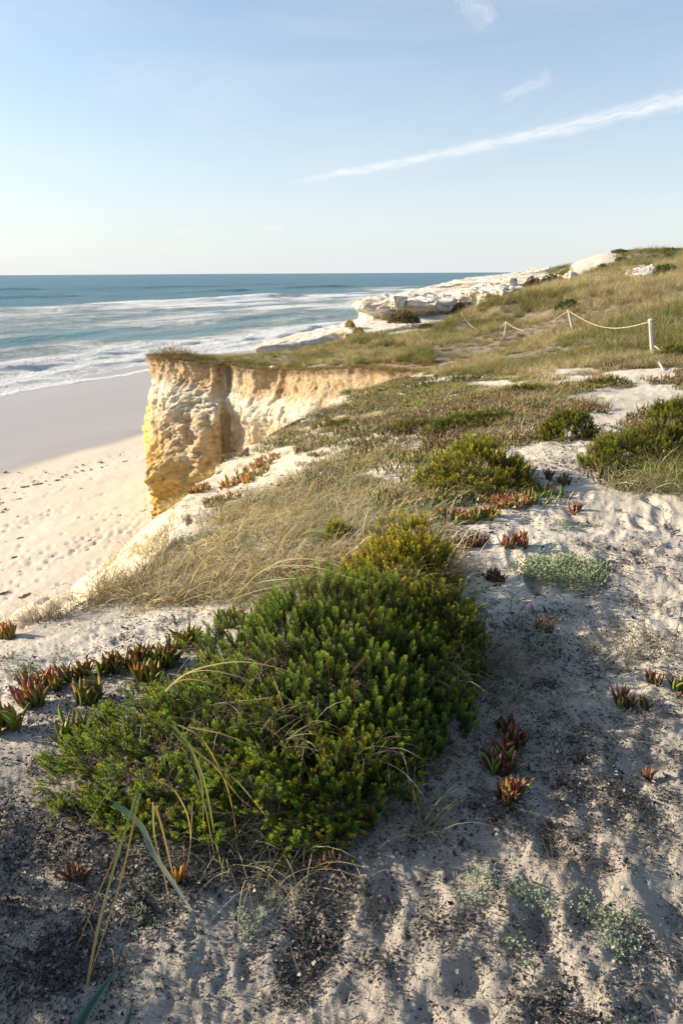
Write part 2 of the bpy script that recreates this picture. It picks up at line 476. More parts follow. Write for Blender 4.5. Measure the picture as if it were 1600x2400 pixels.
mS, k = new_mat('sea_water')
pos = k.n('ShaderNodeNewGeometry').outputs['Position']
foam = k.n('ShaderNodeAttribute', attribute_name='foam').outputs['Fac']
shal = k.n('ShaderNodeAttribute', attribute_name='shallow').outputs['Fac']
st_ = k.n('ShaderNodeCombineXYZ', {0: k.n('ShaderNodeAttribute', attribute_name='along').outputs['Fac'], 1: k.n('ShaderNodeAttribute', attribute_name='seaward').outputs['Fac'], 2: 0.0}).outputs[0]
mp = k.scalev(st_, (.11, .16, 1))
nf1 = k.noise(mp, 1.0, 8, .68, .8)
nf2 = k.noise(k.scalev(mp, (5, 4, 5)), 1.0, 6, .7, .5)
fz = k.m('ADD', k.m('ADD', foam, k.m('MULTIPLY', k.m('SUBTRACT', nf1, .5), 1.5)), k.m('MULTIPLY', k.m('SUBTRACT', nf2, .5), 1.0))
nf3 = k.noise(k.scalev(mp, (17, 12, 17)), 1.0, 4, .7)
fz = k.m('ADD', fz, k.m('MULTIPLY', k.m('SUBTRACT', nf3, .5), .7))
ff = k.ss(fz, .34, 1.08)
deep = k.mix(k.noise(k.scalev(mp, (.25, .8, 1)), 1.0, 5, .6), (.012, .080, .118), (.028, .140, .170))
wc = k.mix(shal, deep, (.19, .30, .31))
cc = k.mix(ff, wc, (.84, .86, .87))
wv = k.scalev(st_, (.14, .45, 1))
hgt = k.m('ADD', k.noise(wv, 1.0, 5, .65), k.m('MULTIPLY', k.noise(k.scalev(wv, (.22, .18, 1)), 1.0, 3, .5), 2.4))
hgt = k.m('ADD', hgt, k.m('MULTIPLY', k.m('MULTIPLY', nf2, ff), 2.2))
bmp = k.n('ShaderNodeBump', {'Strength': 1.0, 'Distance': 1.2, 'Height': hgt})
p = k.n('ShaderNodeBsdfPrincipled', {'Base Color': cc, 'Roughness': k.m('ADD', .3, k.m('MULTIPLY', ff, .5)), 'Specular IOR Level': .28, 'IOR': 1.33, 'Normal': bmp})
k.n('ShaderNodeOutputMaterial', {'Surface': p})

mC, k = new_mat('cliff_sandstone')
pos = k.n('ShaderNodeNewGeometry').outputs['Position']
sp = k.n('ShaderNodeSeparateXYZ', {0: pos})
dep = k.n('ShaderNodeAttribute', attribute_name='depth').outputs['Fac']
yel = k.n('ShaderNodeAttribute', attribute_name='yellow').outputs['Fac']
nb = k.noise(pos, .45, 6, .62); ns = k.noise(k.scalev(pos, (.35, .35, 3.0)), 1.0, 6, .6); nv = k.noise(k.scalev(pos, (2.2, 2.2, .25)), 1.0, 5, .6)
nr = k.noise(pos, 4.5, 5, .7)
c = k.mix(k.ss(nb, .35, .65), (.70, .52, .30), (.78, .65, .45))
c = k.mix(k.m('MULTIPLY', k.ss(k.noise(pos, .8, 5, .6, .5), .52, .66), .9), c, (.66, .37, .14))
c = k.mix(k.m('MULTIPLY', k.ss(k.noise(pos, 1.3, 6, .65), .52, .64), .8), c, (.78, .70, .56))
c = k.mix(k.m('MULTIPLY', k.ss(nv, .56, .70), .5), c, (.36, .29, .23))
c = k.mix(k.m('MULTIPLY', k.ss(nr, .55, .75), .6), c, (.40, .31, .24))
lowy = k.m('MULTIPLY', k.ss(k.m('ADD', dep, k.m('MULTIPLY', k.m('SUBTRACT', nb, .5), 4.0)), 3.2, 7.0), .92)
c = k.mix(lowy, c, (.78, .50, .13))
c = k.mix(k.m('MULTIPLY', yel, .92), c, k.mix(ns, (.86, .58, .15), (.86, .66, .27)))
band = k.m('SUBTRACT', 1.0, k.ss(k.m('ADD', dep, k.m('MULTIPLY', k.m('SUBTRACT', nv, .5), 1.6)), .9, 1.5))
wl = k.m('ADD', dep, k.m('MULTIPLY', k.m('SUBTRACT', nb, .5), 1.2))
wband = k.m('MULTIPLY', k.ss(wl, 1.3, 1.7), k.m('SUBTRACT', 1.0, k.ss(wl, 2.2, 3.0)))
c = k.mix(k.m('MULTIPLY', wband, .7), c, (.84, .78, .64))
c = k.mix(k.m('MULTIPLY', band, .6), c, k.mix(k.ss(nv, .38, .62), (.30, .21, .13), (.62, .45, .26)))
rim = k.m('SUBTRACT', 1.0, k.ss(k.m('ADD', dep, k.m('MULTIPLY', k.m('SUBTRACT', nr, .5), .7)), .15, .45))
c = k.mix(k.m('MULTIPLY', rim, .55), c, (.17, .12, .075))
bmp = k.n('ShaderNodeBump', {'Strength': 1.0, 'Distance': .16, 'Height': k.m('ADD', k.m('MULTIPLY', nr, 1.6), k.m('ADD', k.noise(pos, 14.0, 4, .65), k.noise(pos, 2.2, 4, .6)))})
p = k.n('ShaderNodeBsdfPrincipled', {'Base Color': c, 'Roughness': .95, 'Specular IOR Level': .1, 'Normal': bmp})
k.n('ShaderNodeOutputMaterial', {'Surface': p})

mR, k = new_mat('white_limestone')
pos = k.n('ShaderNodeNewGeometry').outputs['Position']
ns = k.noise(k.scalev(pos, (.25, .25, 2.6)), 1.0, 6, .6); nb = k.noise(pos, .6, 6, .6); nr = k.noise(pos, 5.0, 5, .7)
c = k.mix(nb, (.66, .60, .51), (.76, .71, .62))
c = k.mix(k.m('MULTIPLY', k.ss(ns, .50, .62), .85), c, (.60, .42, .22))
c = k.mix(k.m('MULTIPLY', k.ss(k.noise(k.scalev(pos, (1.0, 1.0, 2.5)), 1.0, 6, .7), .54, .66), .7), c, (.34, .30, .26))
c = k.mix(k.m('MULTIPLY', k.ss(nr, .58, .8), .4), c, (.45, .40, .34))
bmp = k.n('ShaderNodeBump', {'Strength': .7, 'Distance': .15, 'Height': k.m('ADD', k.m('MULTIPLY', ns, 1.5), nr)})
p = k.n('ShaderNodeBsdfPrincipled', {'Base Color': c, 'Roughness': .95, 'Specular IOR Level': .1, 'Normal': bmp})
k.n('ShaderNodeOutputMaterial', {'Surface': p})

mW, k = new_mat('weathered_wood')
pos = k.n('ShaderNodeNewGeometry').outputs['Position']
g = k.noise(k.scalev(pos, (40, 40, 3)), 1.0, 4, .6)
p = k.n('ShaderNodeBsdfPrincipled', {'Base Color': k.mix(g, (.36, .31, .25), (.56, .50, .42)), 'Roughness': .85, 'Specular IOR Level': .15})
k.n('ShaderNodeOutputMaterial', {'Surface': p})
mRo, k = new_mat('rope_fibre')
pos = k.n('ShaderNodeNewGeometry').outputs['Position']
p = k.n('ShaderNodeBsdfPrincipled', {'Base Color': k.mix(k.noise(pos, 30.0, 3), (.48, .40, .27), (.62, .54, .40)), 'Roughness': .9, 'Specular IOR Level': .1})
k.n('ShaderNodeOutputMaterial', {'Surface': p})

# ------------------------------------------------------------------ setting: dune ground
azs = np.concatenate([np.linspace(-85, -42, 50)[:-1], np.linspace(-42, 42, 740), np.linspace(42, 72, 40)[1:]]) * math.pi / 180
rs = np.concatenate([np.exp(np.linspace(math.log(.55), math.log(20), 440)), np.exp(np.linspace(math.log(20), math.log(250), 150))[1:]])
AZ, RS = np.meshgrid(azs, rs)
GX = (np.sin(AZ) * RS).ravel(); GY = (np.cos(AZ) * RS).ravel()
GZ0, GIN, GD = land_parts(GX, GY)
GZ = GZ0 + sand_detail(GX, GY)
GU, GV = project(GX, GY, GZ)
na, nr_ = len(azs), len(rs)

SANDPOLYS = [PATHPOLY, [(1230, 1080), (1290, 1010), (1400, 958), (1600, 895), (1600, 940), (1500, 990), (1400, 1080), (1450, 1160), (1200, 1200)], [(1090, 850), (1160, 845), (1150, 862), (1090, 865)], [(1230, 866), (1400, 858), (1400, 872), (1240, 880)],
              [(1330, 890), (1470, 865), (1600, 855), (1600, 888), (1450, 906), (1350, 906)], [(1080, 895), (1200, 890), (1210, 906), (1100, 910)], [(920, 1040), (1010, 1030), (1000, 1052), (930, 1060)], [(870, 1085), (1000, 1095), (980, 1165), (880, 1150)],
              [(360, 1210), (500, 1100), (640, 1050), (720, 1040), (640, 1130), (520, 1210), (240, 1400), (30, 1430)],
             [(0, 1490), (280, 1410), (420, 1450), (350, 1560), (0, 1570)], [(0, 1700), (130, 1700), (160, 1850), (60, 1950), (0, 1950)],
             [(250, 2100), (800, 2100), (800, 2400), (0, 2400), (0, 2100)],
             [(380, 838), (1010, 890), (1100, 840), (960, 868), (700, 862)]]
vegm = np.where(GV > 880, .35, np.where(GY > 14, .95, .7))
vegm = np.where((GV > 880) & (GV < 1330) & (GU > 400) & (GU < 1050), .40 + .5 * fbm2(GX * .9, GY * .9, 301, 3), vegm)
for pg in SANDPOLYS: vegm = np.where(inpoly(GU, GV, pg), .0, vegm)
SHRUBG = [(0, 2.4, .75), (-.5, 1.95, .6), (.45, 2.6, .6), (.25, 3.1, .5)]
for sx_, sy_, sr_ in SHRUBG:
    vegm = np.maximum(vegm, .62 * (1 - sstep(np.hypot(GX - sx_, GY - sy_), sr_ * .55, sr_ * 1.2)))
vegm = np.where(~GIN, np.where(GY < 30, .10 + .45 * np.exp(-GD / .8) + .25 * fbm2(GX * .5, GY * .5, 98, 3), .25), vegm)
HILLSAND = [[(1330, 640), (1345, 600), (1400, 588), (1440, 592), (1440, 612), (1380, 640)], [(1465, 645), (1500, 622), (1540, 628), (1545, 665), (1480, 665)], [(1255, 660), (1320, 645), (1345, 630), (1380, 640), (1345, 668)],
            [(1395, 645), (1420, 640), (1425, 650), (1398, 652)], [(600, 828), (720, 812), (800, 788), (860, 792), (930, 790), (1045, 764), (1060, 700), (820, 690), (600, 780)]]
for pg in HILLSAND: vegm = np.where(inpoly(GU, GV, pg) & (GY > 40), -.3, vegm)
warmm = np.clip(sstep(GV, 1300, 1000) if False else 1 - sstep(GV, 950, 1400), 0, 1) * sstep(1100 - GU, 0, 500)
warmm = np.where(~GIN, .8, warmm)
shade_tint_offm = sstep(np.hypot(GX, GY) + .5 * fbm2(GX * .9, GY * .9, 45, 3), 1.7, 3.5)
idx = np.arange(na * nr_).reshape(nr_, na)
Q = np.stack([idx[:-1, :-1], idx[:-1, 1:], idx[1:, 1:], idx[1:, :-1]], -1).reshape(-1, 4)
keep = (GZ > beach_z(GX, GY) - .6) | GIN
Q = Q[keep[Q].any(1)]
Q = Q[:, ::-1]
me = mk_mesh('dune_ground', np.c_[GX, GY, GZ], Q, None, mG, True, {'veg': vegm, 'warm': warmm, 'clean': shade_tint_offm})
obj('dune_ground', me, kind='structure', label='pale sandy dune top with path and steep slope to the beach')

# beach
azs = np.linspace(-62, 32, 560) * math.pi / 180
rs = np.exp(np.linspace(math.log(15), math.log(330), 420))
AZ, RS = np.meshgrid(azs, rs)
BX = (np.sin(AZ) * RS).ravel(); BY = (np.cos(AZ) * RS).ravel()
bs, bt = shore(BX, BY)
BZ = beach_z(BX, BY) + .10 * fbm2(BX * .12, BY * .12, 5, 3) * sstep(-bs, 25, 45) + .02 * fbm2(BX * 1.5, BY * 1.5, 8, 3) * sstep(-bs, 36, 46)
rb = np.random.default_rng(8)
prints = []
for tr in range(40):                                    # walked trails along the beach
    s0 = rb.uniform(-66, -40); t0 = rb.uniform(-75, -30); n = rb.integers(14, 45); dr = rb.normal(0, .06)
    for i in range(n):
        s_ = s0 + dr * i * .75 + (.16 if i % 2 else -.16) + rb.normal(0, .05); t_ = t0 + i * .75 + rb.normal(0, .05)
        prints.append((s_, t_))
for i in range(500):
    prints.append((rb.uniform(-75, -55), rb.uniform(-80, -20)))
PX = np.array([SH_O + SH_N * s_ + SH_T * t_ for s_, t_ in prints])
BZf = BZ.copy()
for (cx, cy) in PX:
    m = (np.abs(BX - cx) < .5) & (np.abs(BY - cy) < .5)
    if not m.any(): continue
    q = ((BX[m] - cx) ** 2 + (BY[m] - cy) ** 2) / .15 ** 2
    BZf[m] += -.085 * np.exp(-q) + .025 * np.exp(-(np.sqrt(q) - 1.7) ** 2 * 3)
wetm = sstep(bs + 1.6 * fbm2(bt * .06, bs * .06, 3, 3), -39.5, -36.5)
idx = np.arange(len(azs) * len(rs)).reshape(len(rs), len(azs))
Q = np.stack([idx[:-1, :-1], idx[1:, :-1], idx[1:, 1:], idx[:-1, 1:]], -1).reshape(-1, 4)
Q = Q[(bs[Q] < 14).any(1)]
obj('beach', mk_mesh('beach', np.c_[BX, BY, BZf], Q, None, mB, True, {'wet': wetm, 'along': bt, 'seaward': bs}), kind='structure', label='wide sandy beach, wet and dark by the surf, dry below the cliffs')

# sea
ss_ = np.concatenate([np.linspace(-3, 120, 190), np.exp(np.linspace(math.log(121), math.log(900), 240)), np.exp(np.linspace(math.log(930), math.log(45000), 40))])
tt_ = np.concatenate([-np.exp(np.linspace(math.log(40000), math.log(160), 25)), np.linspace(-150, 700, 300), np.exp(np.linspace(math.log(720), math.log(60000), 40))])
T_, S_ = np.meshgrid(tt_, ss_)
tv, sv = T_.ravel(), S_.ravel()


def crest_s(pts):
    q = np.array([shore(*at_z(u, v, SEA)[:2]) for u, v in pts]); o = np.argsort(q[:, 1]); return q[o, 1], q[o, 0]


WAVES = [([(0, 905), (100, 885), (200, 862), (287, 845), (351, 838), (500, 815), (620, 800)], .55, 6, 1.0, None),
         ([(0, 880), (100, 862), (159, 850), (287, 830), (367, 819), (500, 805), (607, 792), (700, 780)], .9, 9, 1.0, None),
         ([(0, 832), (100, 818), (223, 799), (300, 790), (420, 782)], 1.3, 9, .30, None),
         ([(100, 790), (319, 770), (400, 763), (500, 755), (655, 741), (814, 725), (900, 716)], 1.1, 14, .95, (180, 2000)),
         ([(0, 735), (150, 728), (300, 718), (400, 712), (527, 704), (620, 700)], 1.5, 22, .8, None),
         ([(0, 700), (200, 694), (420, 686), (560, 681), (642, 677), (735, 674), (814, 672), (900, 668)], 1.5, 26, .45, None),
         ([(0, 680), (300, 676), (600, 668)], 1.0, 30, .12, None)]
hz = np.zeros(len(sv)); fo = np.zeros(len(sv))
for i, (pts, amp, wid, fm, rng_) in enumerate(WAVES):
    ct, cs = crest_s(pts)
    c0 = np.interp(tv, ct, cs); wob = fbm2(tv * .03, tv * 0 + i * 9.1, 60 + i, 3)
    c0 = c0 + wid * .45 * wob
    fade = sstep(tv, ct[0] - 90, ct[0]) * (1 - sstep(tv, ct[-1], ct[-1] + 160))
    am = fade * (.65 + .5 * vn2(tv * .018, tv * 0 + i, 80 + i))
    q = (sv - c0) / wid
    hz += 1.9 * amp * am * np.where(q < 0, np.exp(-(q * 2.4) ** 2), np.exp(-(q * .9) ** 2))
    bk = sstep(vn2(tv * .02 + i * 3.3, tv * 0, 90 + i), -.5, .2) if fm > .5 and i > 1 else (sstep(vn2(tv * .03 + i * 3.3, tv * 0, 90 + i), .1, .5) if i > 1 else 1.0)
    fo += fm * fade * bk * np.where(q < 0, np.exp(-(q * 1.6) ** 2), np.exp(-q * .75)) * 1.05
hz += .18 * fbm2(sv * .06, tv * .02, 70, 3) * sstep(sv, 2, 30)
sw = sv + 14 * fbm2(tv * .010, tv * 0, 64, 2); hz += (.38 * np.sin(sw / 5.2) * (.5 + .5 * vn2(tv * .012, sv * .02, 65)) + .22 * np.sin(sw / 2.9 + 2) * (.5 + .5 * vn2(tv * .02, sv * .03, 67))) * sstep(sv, 25, 80) * (1 - sstep(sv, 500, 850))
hz += .34 * np.clip(fo, 0, 1.2) * fbm2(sv * .35, tv * .16, 72, 3, .6) * (1 - sstep(sv, 260, 400))
zone = sstep(sv, 2, 40) * (1 - sstep(sv + 60 * vn2(tv * .008, sv * .004, 77), 190, 300)) * (.55 + .45 * sstep(sv, 60, 110))
fo += .74 * zone + .42 * zone * fbm2(tv * .02, sv * .05, 78, 3)
edge = 4.5 * fbm2(tv * .045, tv * 0, 66, 4) * sstep(tv, -200, -100)
fo += 1.5 * np.exp(-((sv - edge - 3.5) / 7) ** 2) + .5 * np.exp(-np.clip(sv - edge, 0, 99) / 16)
fo += .30 * np.clip(vn2(sv * .05, tv * .02, 95) * vn2(sv * .013, tv * .006, 96) * 3 - .55, 0, 1) * sstep(sv, 250, 300)
shl = .9 * np.exp(-np.clip(sv, 0, 1e6) / 170) * 1.0
sz = SEA + hz
under = sv < edge
sz = np.where(under, np.minimum(sz, SEA - .25 - .1 * (edge - sv)), sz + .25 * np.exp(-((sv - edge - 1.5) / 2) ** 2) - .12)
SV = SH_O[None] + sv[:, None] * SH_N[None] + tv[:, None] * SH_T[None]
idx = np.arange(len(tt_) * len(ss_)).reshape(len(ss_), len(tt_))
Q = np.stack([idx[:-1, :-1], idx[:-1, 1:], idx[1:, 1:], idx[1:, :-1]], -1).reshape(-1, 4)
obj('sea', mk_mesh('sea', np.c_[SV, sz], Q, None, mS, True, {'foam': np.clip(fo, 0, 1.3), 'shallow': shl, 'along': tv, 'seaward': sv}), kind='structure', label='teal Atlantic water with rows of white breakers')

# ------------------------------------------------------------------ headland cliff
W = np.array([(4.2, 22.0), (3.4, 23.4), (2.75, 24.8), (1.9, 26.6), (1.1, 28.3), (.2, 29.6), (-1.2, 32), (-2.2, 34.0), (-3.8, 36.0), (-5.2, 37.6), (-6.0, 38.9), (-6.6, 39.5), (-7.3, 39.2), (-8.9, 40.1), (-10.1, 40.7),
              (-10.8, 41.1), (-11.2, 41.7), (-11.7, 42.5), (-11.7, 43.6), (-9.6, 46.5), (-6.4, 48), (-5.5, 53)], float)
seg = np.r_[0, np.cumsum(np.hypot(*np.diff(W, axis=0).T))]
ns_, nk = 620, 190
si = np.linspace(0, seg[-1], ns_)
wx = np.interp(si, seg, W[:, 0]); wy = np.interp(si, seg, W[:, 1])
for _ in range(3):
    wx[1:-1] = (wx[:-2] + 2 * wx[1:-1] + wx[2:]) / 4; wy[1:-1] = (wy[:-2] + 2 * wy[1:-1] + wy[2:]) / 4
tx = np.gradient(wx); ty = np.gradient(wy)
for _ in range(60):
    tx[1:-1] = (tx[:-2] + 2 * tx[1:-1] + tx[2:]) / 4; ty[1:-1] = (ty[:-2] + 2 * ty[1:-1] + ty[2:]) / 4
l = np.hypot(tx, ty); ox, oy = -ty / l, tx / l        # outward = left of travel
jig = .42 * fbm2(si * .42, si * 0, 61, 4, .55)
wz = top_z(wx, wy) + .03
kk = (np.linspace(0, 1, nk) ** 1.15)
Sg, Kg = np.meshgrid(si, kk, indexing='ij')
bot = beach_z(wx, wy) - 1.2
zz = wz[:, None] + (bot - wz)[:, None] * Kg
dep_ = wz[:, None] - zz
s_nose = seg[15]
nose = np.exp(-((Sg - s_nose) / 1.2) ** 2)
# debris apron leaning on the wall between the corner and the notch
apron = sstep(Sg, seg[10], seg[12]) * (1 - sstep(Sg, seg[13] - .2, seg[15] - .5))
leftf = sstep(Sg, s_nose + .1, s_nose + .9)
off = (.07 - .075 * leftf) * dep_ + .25 * np.clip(dep_ - .9, 0, 1) * sstep(Sg, 0, 6)
off = off + apron * (.30 * np.clip(dep_ - 1.6, 0, 9))
hum = np.exp(-((Sg - (seg[12] + 1.0)) / 1.9) ** 2)
off = off + hum * 1.5 * sstep(dep_, 1.0, 2.6)
off = off + .8 * np.exp(-((Sg - (seg[8] + .2)) / .8) ** 2) * sstep(dep_, 1.2, 2.6)
off = off + .5 * np.exp(-((Sg - (seg[6])) / .9) ** 2) * sstep(dep_, .8, 1.6)
off = off + leftf * (.32 * np.exp(-((dep_ - 4.6) / 1.5) ** 2) - .35 * np.exp(-((dep_ - 1.6) / .9) ** 2))
X0 = wx[:, None] + ox[:, None] * off; Y0 = wy[:, None] + oy[:, None] * off
rough = fbm3(X0 * .9, Y0 * .9, zz * .9, 7, 4, .55); fine = fbm3(X0 * 3.1, Y0 * 3.1, zz * 3.1, 17, 3, .6)
flute = (.4 * vn2(Sg * 1.3, dep_ * .25, 27) + .7 * vn2(Sg * 3.7 + .6 * vn2(Sg, dep_ * 2, 3), dep_ * .5, 29)) * (.5 + .5 * vn2(Sg * .7, dep_ * 0, 28)) + .7 * fbm3(X0 * 2.4, Y0 * 2.4, zz * 1.2, 31, 3, .6)
upper = 1 - sstep(dep_, 1.3, 2.3)
off = off + rough * (.16 + .25 * apron * (1 - upper)) * sstep(dep_, .1, .8) * (1 - .6 * leftf) + fine * (.06 + .09 * apron * (1 - upper)) * (1 - .7 * leftf)
def cells(f, sd):
    wx_ = X0 * f + .6 * vn3(X0 * f, Y0 * f, zz * f, sd); wy_ = Y0 * f + .6 * vn3(Y0 * f, zz * f, X0 * f, sd + 1); wz_ = zz * f * 1.2 + .6 * vn3(zz * f, X0 * f, Y0 * f, sd + 2)
    return _hash(np.floor(wx_).astype(np.int64), np.floor(wy_).astype(np.int64), np.floor(wz_).astype(np.int64), sd)
blk = .6 * cells(1.7, 37) + .6 * cells(3.4, 47)
fin2 = fbm3(X0 * 7.5, Y0 * 7.5, zz * 7.5, 19, 2, .6)
off = off + blk * .17 * (.3 + .7 * apron) * sstep(dep_, .6, 1.4) * (1 - .8 * leftf) + fin2 * (.04 + .05 * apron) * (1 - .6 * leftf)
crk = np.clip(.16 - np.abs(vn2(Sg * 1.6 + .25 * vn2(Sg * 4, dep_ * 2.5, 5), dep_ * .12, 33)), 0, 1) / .16
crk = crk * sstep(vn2(Sg * .55, dep_ * 0, 34), -.1, .5)
off = off + .55 * fbm3(X0 * .30, Y0 * .30, zz * .34, 51, 2, .6) * sstep(dep_, .4, 2.6) * (1 - .6 * leftf)
off = off - .26 * crk * (1 - sstep(dep_, 2.0, 3.6)) * sstep(dep_, .1, .3)
off = off + upper * flute * .06 * sstep(dep_, .12, .4) + leftf * .05 * np.sign(np.sin(zz * 9 + 2 * vn2(Sg, zz, 4)))
off = off + .10 * (1 - sstep(dep_, .0, .25)) + .05 + jig[:, None] * (1 - .6 * sstep(dep_, .3, 2.0))
X1 = wx[:, None] + ox[:, None] * off; Y1 = wy[:, None] + oy[:, None] * off
CVs = np.stack([X1, Y1, zz + .05 * fine * sstep(dep_, .2, .5)], -1)
capv = np.stack([wx - ox * 1.8, wy - oy * 1.8, top_z(wx - ox * 1.8, wy - oy * 1.8) - .12], -1)
CV = np.concatenate([capv[:, None], CVs], 1)
nk2 = nk + 1
idx = np.arange(ns_ * nk2).reshape(ns_, nk2)
Q = np.stack([idx[:-1, :-1], idx[:-1, 1:], idx[1:, 1:], idx[1:, :-1]], -1).reshape(-1, 4)
yl = np.concatenate([np.zeros((ns_, 1)), np.clip(leftf * sstep(dep_, 1.4, 2.4), 0, 1)], 1)
dp = np.concatenate([np.zeros((ns_, 1)), dep_], 1)
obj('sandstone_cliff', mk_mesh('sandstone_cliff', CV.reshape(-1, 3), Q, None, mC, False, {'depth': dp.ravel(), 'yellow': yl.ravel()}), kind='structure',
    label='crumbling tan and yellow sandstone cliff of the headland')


# ------------------------------------------------------------------ rocks
def blocks(X, Y, Z, f, sd):
    a_ = X * f + .5 * vn3(X * f, Y * f, Z * f, sd); b_ = Y * f + .5 * vn3(Y * f, Z * f, X * f, sd + 1); c_ = Z * f * 1.8 + .35 * vn3(Z * f, X * f, Y * f, sd + 2)
    return _hash(np.floor(a_).astype(np.int64), np.floor(b_).astype(np.int64), np.floor(c_).astype(np.int64), sd)


def rock(name, label, pts, z0, hfun, prof, seed, amp=.25, n=200, mat=mR, group=None, cat='rock'):
    """pts: outline (x, y) of the cap; prof: (scale, height fraction) rings; hfun(x, y) = height of the top"""
    P = np.array(pts, float); P = np.r_[P, P[:1]]
    sg = np.r_[0, np.cumsum(np.hypot(*np.diff(P, axis=0).T))]; a = np.linspace(0, sg[-1], n, endpoint=False)
    ox_ = np.interp(a, sg, P[:, 0]); oy_ = np.interp(a, sg, P[:, 1])
    for _ in range(2):
        ox_ = (np.roll(ox_, 1) + 2 * ox_ + np.roll(ox_, -1)) / 4; oy_ = (np.roll(oy_, 1) + 2 * oy_ + np.roll(oy_, -1)) / 4
    cx, cy = ox_.mean(), oy_.mean()
    pr = np.array(prof, float); tt = np.linspace(0, 1, 64); k = np.linspace(0, 1, len(pr))
    sc = np.interp(tt, k, pr[:, 0]); hf = np.interp(tt, k, pr[:, 1])
    size = math.sqrt(np.ptp(ox_) * np.ptp(oy_)) * .5
    rings = []
    for s_, h_ in zip(sc, hf):
        # move in from the outline by a real distance, so long rocks keep their shape
        q = s_
        X = cx + (ox_ - cx) * q; Y = cy + (oy_ - cy) * q
        zt = hfun(X, Y); Z = z0 + (zt - z0) * h_
        nn = fbm3(X * .55, Y * .55, Z * 1.3, seed, 4, .55); st = vn2(Z * 2.2 + .4 * vn2(X * .2, Y * .2, seed + 3), X * .06, seed + 5)
        lay = np.sign(np.sin(Z * 5.5 + 1.5 * vn2(X * .3, Y * .3, seed + 8))) * .4
        side = 1 if q > .8 else max(0, (q - .3) * 2)
        d = amp * (.7 * nn + .5 * st + .25 * lay + .75 * blocks(X, Y, Z, .55, seed + 30) + .45 * blocks(X, Y, Z, 1.2, seed + 31) + .35 * fbm3(X * 2.3, Y * 2.3, Z * 3.5, seed + 20, 3, .6)) * side
        L = np.hypot(X - cx, Y - cy) + 1e-6
        X = X + (X - cx) / L * d; Y = Y + (Y - cy) / L * d
        Z = Z + amp * (.35 * fbm2(X * .8, Y * .8, seed + 9, 3) + .30 * blocks(X, Y, Z * 0, .5, seed + 33)) * (h_ > .5)
        rings.append(np.stack([X, Y, Z], -1))
    V = np.stack(rings, 0); m = len(rings)
    idx = np.arange(m * n).reshape(m, n); nx = np.roll(idx, -1, 1)
    Q = np.stack([idx[:-1], nx[:-1], nx[1:], idx[1:]], -1).reshape(-1, 4)
    top = V[-1].mean(0); V = np.r_[V.reshape(-1, 3), top[None]]
    T3 = np.stack([idx[-1], nx[-1], np.full(n, m * n)], -1)
    return obj(name, mk_mesh(name, V, [Q, T3], None, mat, False), label=label, cat=cat, group=group)


def rk(name, label, front, back, z0, seed, amp=.25, prof=None, **kw):
    """front, back: (u, v, distance) along the near and the far edge of the top, both from one end to the other"""
    A_ = np.array([at_r(*q) for q in front]); B_ = np.array([at_r(*q) for q in back])
    allp = np.r_[A_, B_[::-1]]
    d_ = np.hypot(allp[:, None, 0] - allp[None, :, 0], allp[:, None, 1] - allp[None, :, 1])
    P_ = np.c_[np.ones(len(allp)), allp[:, :2]]
    K_ = np.block([[d_ - np.eye(len(allp)) * .3, P_], [P_.T, np.zeros((3, 3))]])
    w_ = np.linalg.solve(K_, np.r_[allp[:, 2], 0, 0, 0]); n_ = len(allp)
    h = lambda X, Y: w_[n_] + w_[n_ + 1] * X + w_[n_ + 2] * Y + (np.hypot(X[..., None] - allp[:, 0], Y[..., None] - allp[:, 1]) * w_[:n_]).sum(-1)
    prof = prof or [(1.0, -.1), (.97, .15), (.93, .35), (.90, .5), (.91, .62), (.97, .72), (1.01, .80), (1.015, .92), (.985, .985), (.88, 1.0), (.6, 1.0), (.12, 1.0)]
    return rock(name, label, allp[:, :2], z0, h, prof, seed, amp, **kw)


rk('limestone_slab', 'low white rock slab with a yellowish broken end above the surf', [(604, 812, 52), (650, 806, 52.5), (720, 800, 53), (800, 778, 54), (850, 766, 55)], [(622, 800, 57), (680, 785, 60), (760, 768, 62), (820, 754, 64), (860, 748, 64)], -6.2, 3, .22)
rk('limestone_outcrop', 'big white overhanging rock with a hollow full of dark plants', [(822, 708, 58), (850, 706, 57), (900, 708, 57.3), (950, 708, 57.8), (1000, 706, 58), (1052, 706, 60)], [(850, 700, 64), (905, 692, 68), (960, 690, 70), (1052, 690, 70)], -3.4, 5, .42,
   prof=[(1.0, -.1), (.97, .1), (.90, .3), (.86, .5), (.89, .66), (.99, .8), (1.02, .9), (.99, .98), (.9, 1.0), (.6, 1.0), (.1, 1.0)])
rk('limestone_ledge', 'smooth white rock apron below the overhanging outcrop', [(808, 782, 53), (850, 782, 53), (920, 772, 53.5), (1000, 758, 54.5), (1052, 752, 56)], [(822, 750, 60), (880, 742, 60), (940, 738, 60), (1052, 736, 60)], -5.0, 7, .16)
rk('limestone_ridge', 'long pale layered rock ridge reaching from the sea to the dune hill', [(900, 704, 72), (960, 704, 71), (1040, 694, 71), (1100, 682, 72), (1170, 674, 74), (1235, 664, 80), (1310, 652, 88)], [(925, 690, 84), (985, 676, 92), (1062, 657, 100), (1150, 647, 106), (1235, 637, 110), (1335, 634, 112)], -3.2, 9, .4)
rk('limestone_shelf', 'upper smooth white shelf along the skyline of the ridge', [(1000, 676, 88), (1080, 664, 90), (1160, 656, 92), (1250, 648, 95), (1330, 644, 97)], [(1030, 666, 100), (1090, 652, 106), (1180, 642, 110), (1240, 632, 112), (1330, 632, 112)], -1.8, 11, .25)
rk('limestone_boulder', 'blocky white and grey rock face in the middle of the ridge', [(1100, 686, 66), (1130, 680, 65), (1165, 676, 65), (1180, 676, 66)], [(1105, 678, 71), (1135, 668, 72), (1165, 662, 72), (1185, 668, 72)], -2.3, 13, .4)
